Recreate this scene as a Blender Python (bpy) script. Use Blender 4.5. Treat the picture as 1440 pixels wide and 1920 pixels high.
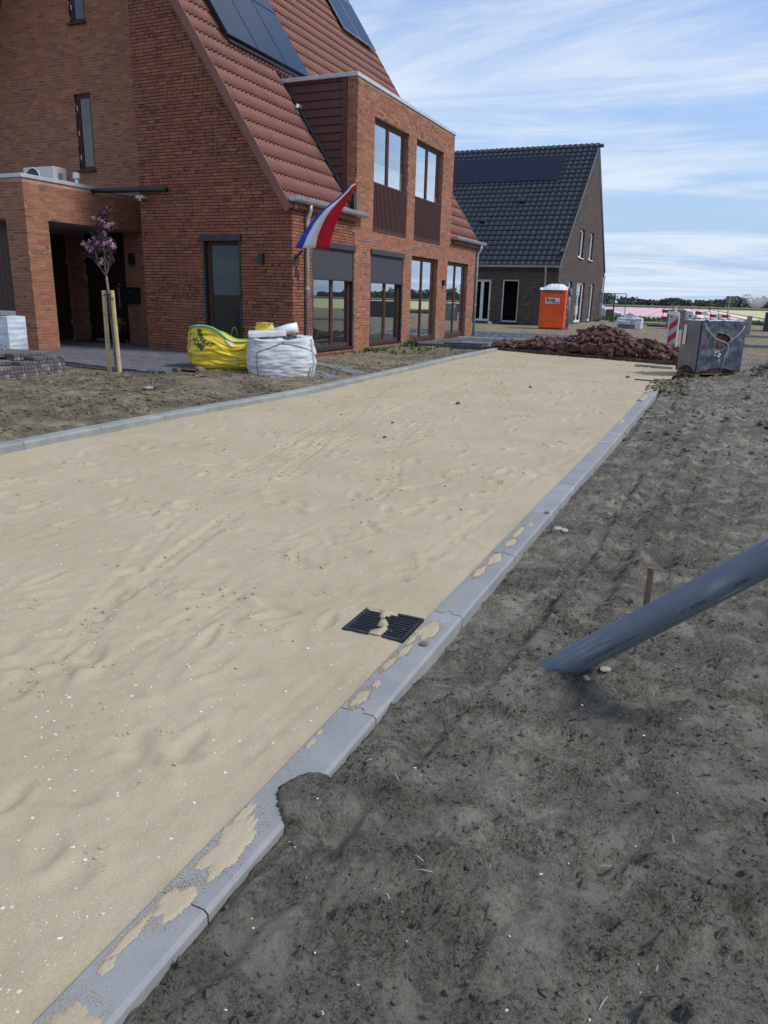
import bpy, math, random
import numpy as np
from mathutils import Vector, Matrix, noise
random.seed(7); np.random.seed(7)
R=math.radians
scene=bpy.context.scene
for o in list(bpy.data.objects): bpy.data.objects.remove(o)
# ------------------------------------------------------------ camera
FPX=1385.0; CAMZ=1.5
M=np.array([[ 0.9108, 0.1373,-0.3893],[0.4121,-0.2455,0.8774],[0.0249,-0.9596,-0.2801]])
u_,s_,vt_=np.linalg.svd(M); M=u_@vt_
cd=bpy.data.cameras.new('camera'); cam=bpy.data.objects.new('camera',cd); scene.collection.objects.link(cam)
cd.sensor_fit='VERTICAL'; cd.sensor_height=36; cd.lens=FPX/1920*36; cd.clip_start=.05; cd.clip_end=5000
cm=Matrix.Identity(4)
for i in range(3):
    cm[i][0]=M[i][0]; cm[i][1]=-M[i][1]; cm[i][2]=-M[i][2]
cm[2][3]=CAMZ
cam.matrix_world=cm
scene.camera=cam
# ------------------------------------------------------------ light
SUN_EL=50.0; SUN_DIR=Vector((0.995,0.12,0)).normalized()
sd=Vector((SUN_DIR.x*math.cos(R(SUN_EL)),SUN_DIR.y*math.cos(R(SUN_EL)),math.sin(R(SUN_EL))))
world=bpy.data.worlds.new('World'); scene.world=world; world.use_nodes=True
wn=world.node_tree.nodes; wl=world.node_tree.links; wn.clear()
out=wn.new('ShaderNodeOutputWorld'); bg=wn.new('ShaderNodeBackground'); bg.inputs[1].default_value=.15
sky=wn.new('ShaderNodeTexSky'); sky.sky_type='NISHITA'; sky.sun_disc=False
sky.sun_elevation=R(SUN_EL); sky.sun_rotation=math.atan2(sd.x,sd.y); sky.air_density=1.0; sky.dust_density=.6; sky.ozone_density=2.0
tc=wn.new('ShaderNodeTexCoord'); sep=wn.new('ShaderNodeSeparateXYZ'); wl.new(tc.outputs['Generated'],sep.inputs[0])
def wmath(op,a,b=None,c=None,clamp=False):
    n=wn.new('ShaderNodeMath'); n.operation=op; n.use_clamp=clamp
    for i,v in enumerate((a,b,c)):
        if v is None: continue
        if isinstance(v,(int,float)): n.inputs[i].default_value=v
        else: wl.new(v,n.inputs[i])
    return n.outputs[0]
zc=wmath('ADD',wmath('MAXIMUM',sep.outputs[2],0.0),.10)
cx=wmath('DIVIDE',sep.outputs[0],zc); cy=wmath('DIVIDE',sep.outputs[1],zc)
comb=wn.new('ShaderNodeCombineXYZ'); wl.new(cx,comb.inputs[0]); wl.new(cy,comb.inputs[1])
mp=wn.new('ShaderNodeMapping'); wl.new(comb.outputs[0],mp.inputs[0]); mp.inputs['Rotation'].default_value=(0,0,R(-38)); mp.inputs['Scale'].default_value=(.42,1.15,1); mp.inputs['Location'].default_value=(3.1,1.2,0)
n1=wn.new('ShaderNodeTexNoise'); wl.new(mp.outputs[0],n1.inputs['Vector']); n1.inputs['Scale'].default_value=1.0; n1.inputs['Detail'].default_value=12; n1.inputs['Roughness'].default_value=.66; n1.inputs['Distortion'].default_value=.9
mp2=wn.new('ShaderNodeMapping'); wl.new(comb.outputs[0],mp2.inputs[0]); mp2.inputs['Rotation'].default_value=(0,0,R(20)); mp2.inputs['Scale'].default_value=(.5,.5,1)
n2=wn.new('ShaderNodeTexNoise'); wl.new(mp2.outputs[0],n2.inputs['Vector']); n2.inputs['Scale'].default_value=.7; n2.inputs['Detail'].default_value=5
cl=wmath('ADD',wmath('MULTIPLY',n1.outputs[0],.75),wmath('MULTIPLY',n2.outputs[0],.45))
cr=wn.new('ShaderNodeMapRange'); cr.interpolation_type='SMOOTHSTEP'; wl.new(cl,cr.inputs[0]); cr.inputs[1].default_value=.51; cr.inputs[2].default_value=.72; cr.inputs[3].default_value=.04; cr.inputs[4].default_value=.86
hz=wn.new('ShaderNodeMapRange'); hz.interpolation_type='SMOOTHSTEP'; wl.new(sep.outputs[2],hz.inputs[0]); hz.inputs[1].default_value=.0; hz.inputs[2].default_value=.45; hz.inputs[3].default_value=.97; hz.inputs[4].default_value=0
hmix=wn.new('ShaderNodeMix'); hmix.data_type='RGBA'; wl.new(hz.outputs[0],hmix.inputs[0]); cov=cr.outputs[0]
mixc=wn.new('ShaderNodeMix'); mixc.data_type='RGBA'; wl.new(cov,mixc.inputs[0]); 
tint=wn.new('ShaderNodeMix'); tint.data_type='RGBA'; tint.blend_type='MULTIPLY'; tint.inputs[0].default_value=1; wl.new(sky.outputs[0],tint.inputs[6]); tint.inputs[7].default_value=(.84,.93,1.14,1)
wl.new(tint.outputs[2],hmix.inputs[6]); hmix.inputs[7].default_value=(2.5,3.5,4.9,1); wl.new(hmix.outputs[2],mixc.inputs[6]); mixc.inputs[7].default_value=(4.5,5.0,5.7,1)
wl.new(mixc.outputs[2],bg.inputs[0]); wl.new(bg.outputs[0],out.inputs[0])
sl=bpy.data.lights.new('sun','SUN'); sl.energy=2.7; sl.angle=R(9.0); sl.color=(1,.95,.87)
so=bpy.data.objects.new('sun',sl); scene.collection.objects.link(so); so.rotation_euler=(-sd).to_track_quat('-Z','Y').to_euler(); so.location=(5,5,20)
scene.view_settings.view_transform='Standard'; scene.view_settings.look='None'; scene.view_settings.gamma=1; scene.view_settings.use_curve_mapping=False
scene.view_settings.exposure=0.2
scene.render.engine='CYCLES'; scene.cycles.use_denoising=True; scene.cycles.max_bounces=6; scene.cycles.volume_bounces=4; scene.cycles.volume_step_rate=2; scene.cycles.transparent_max_bounces=12
try: scene.cycles.denoiser='OPENIMAGEDENOISE'
except Exception: pass

# ------------------------------------------------------------ materials
def newmat(name):
    m=bpy.data.materials.new(name); m.use_nodes=True
    nt=m.node_tree; b=nt.nodes['Principled BSDF']; return m,nt,b
def c4(c): return (c[0],c[1],c[2],1)
class NT:
    def __init__(s,nt): s.nt=nt
    def n(s,t,**k):
        x=s.nt.nodes.new(t)
        for a,v in k.items(): setattr(x,a,v)
        return x
    def l(s,a,b): s.nt.links.new(a,b)
    def noise(s,vec,scale,detail=4,rough=.55,dist=0):
        x=s.n('ShaderNodeTexNoise'); 
        if vec is not None: s.l(vec,x.inputs['Vector'])
        x.inputs['Scale'].default_value=scale; x.inputs['Detail'].default_value=detail; x.inputs['Roughness'].default_value=rough; x.inputs['Distortion'].default_value=dist
        return x.outputs[0]
    def mr(s,v,a,b,c=0,d=1,smooth=True):
        x=s.n('ShaderNodeMapRange'); 
        if smooth: x.interpolation_type='SMOOTHSTEP'
        s.l(v,x.inputs[0]); 
        for i,q in enumerate((a,b,c,d)): x.inputs[i+1].default_value=q
        return x.outputs[0]
    def mix(s,f,a,b,blend='MIX'):
        x=s.n('ShaderNodeMix',data_type='RGBA',blend_type=blend)
        for v,i in ((f,0),(a,6),(b,7)):
            if isinstance(v,(int,float)): x.inputs[i].default_value=v
            elif isinstance(v,tuple): x.inputs[i].default_value=c4(v)
            else: s.l(v,x.inputs[i])
        return x.outputs[2]
    def m(s,op,a,b=None,clamp=False):
        x=s.n('ShaderNodeMath',operation=op,use_clamp=clamp)
        for i,v in enumerate((a,b)):
            if v is None: continue
            if isinstance(v,(int,float)): x.inputs[i].default_value=v
            else: s.l(v,x.inputs[i])
        return x.outputs[0]
    def ramp(s,v,stops,interp='LINEAR'):
        x=s.n('ShaderNodeValToRGB'); s.l(v,x.inputs[0]); x.color_ramp.interpolation=interp
        e=x.color_ramp.elements
        while len(e)<len(stops): e.new(.5)
        for i,(p,c) in enumerate(stops): e[i].position=p; e[i].color=c4(c)
        return x.outputs[0]
    def pos(s): return s.n('ShaderNodeNewGeometry').outputs['Position']
    def obj(s): return s.n('ShaderNodeTexCoord').outputs['Object']
    def rnd(s):
        a=s.n('ShaderNodeAttribute',attribute_name='rnd'); o=s.n('ShaderNodeObjectInfo')
        return s.m('FRACT',s.m('ADD',a.outputs['Fac'],o.outputs['Random']))
    def bump(s,h,strength,dist,b):
        x=s.n('ShaderNodeBump'); s.l(h,x.inputs['Height']); x.inputs['Strength'].default_value=strength; x.inputs['Distance'].default_value=dist
        s.l(x.outputs[0],b.inputs['Normal'])
def pm(name,c1,c2=None,scale=6,rough=.6,metal=0,bump=0,bscale=60,spec=.5,usepos=True,coat=0,bdist=.01,detail=5,lo=.35,hi=.65):
    m,nt,b=newmat(name); k=NT(nt); v=k.pos() if usepos else k.obj()
    b.inputs['Roughness'].default_value=rough; b.inputs['Metallic'].default_value=metal; b.inputs['Specular IOR Level'].default_value=spec
    if coat: b.inputs['Coat Weight'].default_value=coat; b.inputs['Coat Roughness'].default_value=.08
    if c2 is None: c2=tuple(x*.82 for x in c1)
    k.l(k.mix(k.mr(k.noise(v,scale,detail),lo,hi),c1,c2),b.inputs['Base Color'])
    if bump: k.bump(k.noise(v,bscale,5,.6),bump,bdist,b)
    return m
def brickmat(name,stops,soot,sootamt,mottle=.35,bumpd=.004,rough=.85):
    m,nt,b=newmat(name); k=NT(nt); p=k.pos(); r=k.rnd()
    col=k.ramp(r,stops)
    n=k.noise(p,22,4,.6); col=k.mix(k.mr(n,.3,.7,0,mottle),col,tuple(x*.6 for x in stops[0][1]),'MIX')
    big=k.noise(p,.8,3); 
    r2=k.m('FRACT',k.m('MULTIPLY',r,17.31))
    thr=k.m('ADD',k.m('MULTIPLY',r2,.9),k.m('MULTIPLY',big,.25))
    nn=k.noise(p,17,4,.6); sm=k.m('MULTIPLY',k.mr(nn,.44,.62),k.mr(thr,1.0-sootamt,1.06-sootamt))
    col=k.mix(sm,col,soot)
    k.l(col,b.inputs['Base Color']); b.inputs['Roughness'].default_value=rough; b.inputs['Specular IOR Level'].default_value=.25
    k.bump(k.noise(p,90,5,.65),.5,bumpd,b)
    return m
def mortarmat(name,c,c2):
    return pm(name,c,c2,scale=3,rough=.95,bump=.5,bscale=160,spec=.1,bdist=.003)
BR_A=brickmat('red_brick_dark_joint',[(0,(.30,.112,.064)),(.3,(.235,.09,.057)),(.55,(.345,.14,.080)),(.8,(.20,.077,.054)),(1,(.28,.115,.074))],(.075,.05,.05),.22)
BR_B=brickmat('red_brick_light_joint',[(0,(.335,.143,.080)),(.25,(.27,.110,.067)),(.5,(.39,.182,.106)),(.8,(.235,.095,.060)),(1,(.345,.155,.090))],(.09,.07,.065),.13)
MO_A=mortarmat('dark_mortar',(.045,.03,.026),(.03,.02,.018)); MO_B=mortarmat('light_mortar',(.40,.29,.225),(.31,.22,.165))
BR_D=brickmat('dark_house_brick',[(0,(.085,.066,.060)),(.3,(.115,.09,.082)),(.55,(.07,.055,.052)),(.8,(.15,.12,.105)),(1,(.10,.075,.066))],(.03,.028,.03),.22,mottle=.3)
MO_D=mortarmat('grey_mortar',(.10,.085,.075),(.075,.065,.06))
BR_P=brickmat('paving_brick_dark_red',[(0,(.105,.055,.048)),(.3,(.155,.078,.064)),(.55,(.070,.042,.042)),(.8,(.20,.105,.085)),(1,(.125,.073,.065))],(.03,.022,.025),.3,mottle=.4)
BR_G=brickmat('clinker_grey_brown',[(0,(.085,.085,.10)),(.3,(.15,.125,.115)),(.5,(.10,.10,.12)),(.7,(.20,.165,.145)),(.9,(.13,.12,.125)),(1,(.30,.29,.28))],(.06,.06,.07),.1,mottle=.2)
BR_V=brickmat('driveway_clinker',[(0,(.095,.10,.125)),(.3,(.14,.135,.15)),(.55,(.115,.12,.145)),(.8,(.185,.165,.165)),(1,(.12,.115,.13))],(.08,.085,.1),.1,mottle=.25)
def tilemat(name,stops,rough=.45,lich=None):
    m,nt,b=newmat(name); k=NT(nt); p=k.pos(); r=k.rnd()
    col=k.ramp(r,stops); col=k.mix(k.mr(k.noise(p,7,5,.6),.3,.75,0,.35),col,tuple(x*.7 for x in stops[0][1]))
    k.l(col,b.inputs['Base Color']); b.inputs['Roughness'].default_value=rough; b.inputs['Specular IOR Level'].default_value=.4
    k.bump(k.noise(p,150,4,.6),.2,.002,b); return m
TI_R=tilemat('red_roof_tile',[(0,(.205,.083,.062)),(.4,(.24,.099,.074)),(.7,(.185,.077,.06)),(1,(.22,.093,.072))],.6)
TI_D=tilemat('anthracite_roof_tile',[(0,(.028,.034,.046)),(.5,(.036,.042,.055)),(1,(.024,.030,.042))],.38)
ZINC=pm('zinc',(.40,.43,.46),(.31,.335,.36),scale=4,rough=.5,metal=.25,bump=.1,bscale=30)
ZTRIM=pm('grey_roof_trim',(.55,.57,.60),(.45,.47,.5),rough=.45,metal=.25)
BROWN=pm('brown_frame',(.085,.036,.028),(.07,.03,.024),rough=.6,bump=.05,spec=.25)
BROWN2=pm('brown_cladding',(.095,.034,.026),(.075,.028,.022),rough=.55,bump=.2,bscale=40)
BROWND=pm('dark_brown_door',(.045,.018,.015),(.035,.014,.012),rough=.5,bump=.2,bscale=40)
BLACK=pm('black_metal',(.012,.013,.016),(.02,.02,.023),rough=.4)
SCREEN=pm('dark_sunscreen_cloth',(.040,.045,.056),(.034,.038,.048),rough=.75,bump=.3,bscale=600,bdist=.001)
WHITE=pm('white_frame',(.72,.73,.72),(.62,.63,.63),rough=.4)
SOLAR=pm('solar_glass',(.010,.013,.024),(.014,.018,.032),scale=2,rough=.26,coat=.15,spec=.35)
SOLARD=pm('dark_solar_glass',(.008,.010,.020),(.010,.013,.026),scale=2,rough=.35,spec=.25)
SOLARF=pm('solar_frame_black',(.012,.012,.014),rough=.4); SOLARS=pm('solar_frame_silver',(.55,.57,.6),rough=.35,metal=.6)
CURT=pm('pale_curtain',(.55,.58,.55),(.45,.48,.46),scale=10,rough=.9)
ROOM=pm('room_wall',(.06,.058,.056),(.045,.045,.045),scale=.8,rough=.9)
def glassmat():
    m=bpy.data.materials.new('window_glass'); m.use_nodes=True; nt=m.node_tree; nt.nodes.clear(); k=NT(nt)
    o=k.n('ShaderNodeOutputMaterial'); mx=k.n('ShaderNodeMixShader'); g=k.n('ShaderNodeBsdfGlossy'); t=k.n('ShaderNodeBsdfTransparent')
    g.inputs['Color'].default_value=(.92,.96,1,1); g.inputs['Roughness'].default_value=.012; t.inputs['Color'].default_value=(.72,.78,.78,1)
    f=k.n('ShaderNodeFresnel'); f.inputs[0].default_value=1.5
    gb=k.n('ShaderNodeNewGeometry'); k.l(k.m('MULTIPLY',k.mr(f.outputs[0],.04,.15,.03,.78,False),k.m('SUBTRACT',1.0,gb.outputs['Backfacing'])),mx.inputs[0]); k.l(t.outputs[0],mx.inputs[1]); k.l(g.outputs[0],mx.inputs[2]); k.l(mx.outputs[0],o.inputs[0])
    return m
GLASS=glassmat()
GLASSW=pm('frosted_window_film',(.80,.84,.84),(.75,.8,.8),rough=.25,coat=.5)

# sand: pale, shell grit, fine ripples
def sandmat(name,ca,cb,cc,dark):
    m,nt,b=newmat(name); k=NT(nt); p=k.pos()
    col=k.mix(k.mr(k.noise(p,1.1,5,.6),.35,.68),ca,cb)
    col=k.mix(k.mr(k.noise(p,5,6,.65),.5,.75,0,.5),col,cc)
    col=k.mix(k.mr(k.noise(p,480,2,.5),.40,.62,0,.55),col,dark)
    col=k.mix(k.mr(k.noise(p,210,2,.5),.66,.72,0,.6),col,tuple(x*1.5 for x in ca))
    k.l(col,b.inputs['Base Color']); b.inputs['Roughness'].default_value=.95; b.inputs['Specular IOR Level'].default_value=.15
    h=k.m('ADD',k.m('MULTIPLY',k.noise(p,260,3,.6),.35),k.noise(p,34,5,.62)); k.bump(h,.55,.006,b); return m
SAND=sandmat('pale_sand',(.46,.395,.278),(.405,.342,.235),(.355,.30,.20),(.25,.205,.135))
def soilmat(name,ca,cb,cc,dk,sandy=None,amt=0):
    m,nt,b=newmat(name); k=NT(nt); p=k.pos()
    big=k.noise(p,1.1,9,.72,.5); col=k.mix(k.mr(big,.38,.62),ca,cb)
    crumb=k.mr(k.noise(p,4.6,9,.78,.5),.43,.60)
    mid=k.noise(p,14,6,.7); col=k.mix(k.m('MULTIPLY',k.mr(mid,.42,.62),k.m('ADD',k.m('MULTIPLY',crumb,.7),.2)),col,cc)
    fine=k.noise(p,88,6,.80); pit=k.m('MULTIPLY',k.mr(fine,.49,.59),k.m('ADD',k.m('MULTIPLY',crumb,.75),.18)); col=k.mix(pit,col,dk)  # shade of the pits is put into the colour where the bump sinks
    vf=k.noise(p,210,3,.6); col=k.mix(k.m('MULTIPLY',k.mr(vf,.56,.68,0,.5),crumb),col,tuple(x*1.55 for x in cb))
    if sandy is not None:
        col=k.mix(k.m('MULTIPLY',k.mr(k.noise(p,.9,7,.7,.8),.46,.62),k.m('MULTIPLY',k.m('SUBTRACT',1.0,k.m('MULTIPLY',pit,.9)),amt)),col,sandy)
    k.l(col,b.inputs['Base Color']); b.inputs['Roughness'].default_value=.97; b.inputs['Specular IOR Level'].default_value=.12
    lump=k.m('MULTIPLY',k.noise(p,120,5,.7,.6),k.m('ADD',k.m('MULTIPLY',crumb,1.6),.25))
    h=k.m('ADD',k.m('MULTIPLY',vf,.25),k.m('ADD',lump,k.m('ADD',k.m('MULTIPLY',fine,-.9),k.m('MULTIPLY',mid,1.3)))); k.bump(h,1.0,.026,b); return m
SOIL=soilmat('dark_topsoil',(.245,.230,.190),(.33,.312,.26),(.155,.142,.112),(.034,.030,.023),(.42,.39,.315),.5)
SOILY=soilmat('sandy_yard_soil',(.23,.20,.145),(.31,.265,.185),(.15,.128,.092),(.075,.062,.045),(.38,.32,.215),.7)
SITE=soilmat('sandy_site_ground',(.33,.28,.20),(.28,.235,.165),(.22,.18,.125),(.17,.135,.09),(.38,.32,.22),.6)
CLOD=pm('soil_clod',(.085,.07,.055),(.12,.103,.082),scale=14,rough=.97,bump=.8,bscale=120,spec=.1)
CLODY=pm('sandy_clod',(.15,.12,.085),(.22,.18,.125),scale=14,rough=.97,bump=.8,bscale=120,spec=.1)
SHELL=pm('shell_fragment',(.72,.69,.62),(.55,.50,.42),scale=40,rough=.6)
STONE=pm('pale_pebble',(.42,.40,.36),(.30,.28,.25),scale=20,rough=.8,bump=.4,bscale=60)
def kerbmat():
    m,nt,b=newmat('concrete_kerb'); k=NT(nt); p=k.pos(); r=k.rnd()
    base=k.ramp(r,[(0,(.252,.258,.252)),(.5,(.288,.293,.286)),(1,(.236,.243,.238))])
    col=k.mix(k.mr(k.noise(p,3,6,.62),.3,.7,0,.7),base,(.18,.195,.21))
    col=k.mix(k.mr(k.noise(p,420,2,.5),.5,.68,0,.35),col,(.36,.38,.41))
    col=k.mix(k.mr(k.noise(p,320,2,.5),.62,.7,0,.6),col,(.12,.13,.145))
    col=k.mix(k.mr(k.noise(p,7,7,.75,.6),.56,.72,0,.55),col,(.37,.32,.235))
    k.l(col,b.inputs['Base Color']); b.inputs['Roughness'].default_value=.9; b.inputs['Specular IOR Level'].default_value=.3
    k.bump(k.noise(p,260,4,.65),.4,.002,b); return m
KERB=kerbmat()
KERB2=pm('grey_green_kerb',(.27,.28,.265),(.20,.215,.205),scale=3,rough=.9,bump=.4,bscale=200,bdist=.003)
def pvcmat():
    m,nt,b=newmat('grey_pvc'); k=NT(nt); v=k.obj()
    mp=k.n('ShaderNodeMapping'); k.l(v,mp.inputs[0]); mp.inputs['Scale'].default_value=(60,60,3.0)
    st=k.noise(mp.outputs[0],1.0,4,.6); mp3=k.n('ShaderNodeMapping'); k.l(v,mp3.inputs[0]); mp3.inputs['Scale'].default_value=(4,4,2.5)
    blob=k.noise(mp3.outputs[0],1.0,2)
    col=k.mix(k.mr(k.noise(v,5,4),.3,.7),(.135,.162,.20),(.115,.142,.178))
    col=k.mix(k.m('MULTIPLY',k.mr(st,.48,.62),k.mr(blob,.46,.60,0,.9)),col,(.30,.33,.33))
    col=k.mix(k.mr(k.noise(v,30,6,.75),.56,.72,0,.5),col,(.25,.24,.21))
    k.l(col,b.inputs['Base Color']); b.inputs['Roughness'].default_value=.46; b.inputs['Specular IOR Level'].default_value=.5
    k.bump(st,.15,.002,b); return m
PVC=pvcmat()
PRINT=pm('dark_print',(.02,.022,.03),rough=.6)
WOOD=pm('weathered_pallet_wood',(.23,.19,.145),(.14,.115,.09),scale=18,rough=.9,bump=.6,bscale=60)
STAKE=pm('pale_stake_wood',(.46,.38,.20),(.36,.29,.145),scale=12,rough=.8,bump=.3,bscale=70)
PEG=pm('brown_peg_wood',(.21,.135,.085),(.14,.088,.055),scale=25,rough=.9,bump=.4)
ORANGE=pm('orange_plastic',(.90,.13,.02),(.84,.11,.018),rough=.38,scale=2)
WPLAST=pm('white_translucent_plastic',(.72,.74,.78),(.62,.65,.72),rough=.35)
WTOP=pm('white_bag_fabric',(.56,.575,.59),(.46,.475,.49),scale=5,rough=.6,bump=.35,bscale=35,bdist=.02)
YBAG=pm('yellow_bag_fabric',(.72,.53,.025),(.62,.46,.03),scale=4,rough=.42,bump=.35,bscale=22,bdist=.02,detail=6)
GREENP=pm('green_strap',(.17,.52,.22),(.13,.42,.18),rough=.6)
def filmmat():
    m,nt,b=newmat('dark_wrapping_film'); k=NT(nt); v=k.pos()
    w=k.noise(v,11,5,.65,1.5); w2=k.noise(v,36,4,.7,2)
    k.l(k.mix(k.mr(w,.35,.7),(.050,.058,.084),(.085,.093,.122)),b.inputs['Base Color']); b.inputs['Roughness'].default_value=.24; b.inputs['Specular IOR Level'].default_value=.6
    k.bump(k.m('ADD',w,k.m('MULTIPLY',w2,.5)),.6,.03,b); return m
FILM=filmmat(); FILML=pm('milky_film',(.20,.195,.20),(.15,.145,.15),scale=3,rough=.4,bump=.4,bscale=25,bdist=.02)
FILMW=pm('white_film',(.62,.67,.71),(.50,.56,.62),scale=4,rough=.3,bump=.6,bscale=12,bdist=.03)
BLUEP=pm('blue_print',(.05,.22,.42),(.04,.18,.36),rough=.4)
ROPE=pm('pale_cord',(.55,.55,.56),rough=.8)
REDP=pm('red_sign_film',(.42,.012,.022),(.34,.01,.018),rough=.4); GREYR=pm('grey_reflective_film',(.38,.40,.43),(.33,.35,.38),rough=.4)
CHAR=pm('dark_grey_concrete',(.07,.075,.085),(.05,.055,.062),rough=.85,bump=.3,bscale=80)
GRAVEL=pm('blue_grey_gravel',(.12,.14,.165),(.075,.088,.105),scale=60,rough=.85,bump=.9,bscale=70,bdist=.02)
SLABG=pm('grey_paving_slab',(.16,.17,.185),(.12,.128,.14),scale=5,rough=.9,bump=.2,bscale=90)
IRON=pm('cast_iron',(.022,.024,.034),(.035,.036,.045),scale=30,rough=.5,metal=.3,bump=.3,bscale=120)
BARK=pm('young_bark',(.20,.165,.14),(.13,.105,.09),scale=25,rough=.9,bump=.4,bscale=80)
LEAFP=pm('purple_leaf',(.060,.022,.032),(.035,.014,.020),scale=30,rough=.6)
PINK=pm('pink_blossom',(.62,.38,.46),(.48,.25,.34),scale=30,rough=.8)
GRASS=pm('green_weed',(.075,.12,.03),(.10,.15,.045),scale=10,rough=.8)
TREES=pm('far_tree_leaves',(.055,.075,.066),(.075,.095,.08),scale=.08,rough=.95)
FLP=pm('pink_tulips',(.66,.45,.47),(.58,.38,.41),scale=1.5,rough=.9); FLY=pm('pale_yellow_tulips',(.62,.60,.30),(.55,.54,.26),scale=.5,rough=.9)
FLW=pm('pale_pink_tulips',(.75,.60,.56),(.68,.52,.50),scale=1.5,rough=.9)
FIELD=pm('ploughed_field',(.14,.095,.06),(.18,.12,.075),scale=.05,rough=.97)
GREENF=pm('green_verge',(.085,.14,.04),(.06,.10,.03),scale=.6,rough=.95,bump=.8,bscale=4,bdist=.1)
CARW=pm('white_car_paint',(.68,.71,.74),rough=.2,coat=1,c2=(.66,.69,.72)); TYRE=pm('rubber',(.015,.015,.016),rough=.8); CARG=pm('car_glass',(.015,.02,.03),rough=.05,coat=1)
REDC=pm('flag_red',(.68,.012,.035),(.60,.01,.03),rough=.75); WHC=pm('flag_white',(.86,.87,.92),(.82,.83,.89),rough=.75); BLC=pm('flag_blue',(.02,.13,.62),(.018,.11,.54),rough=.75)

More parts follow.
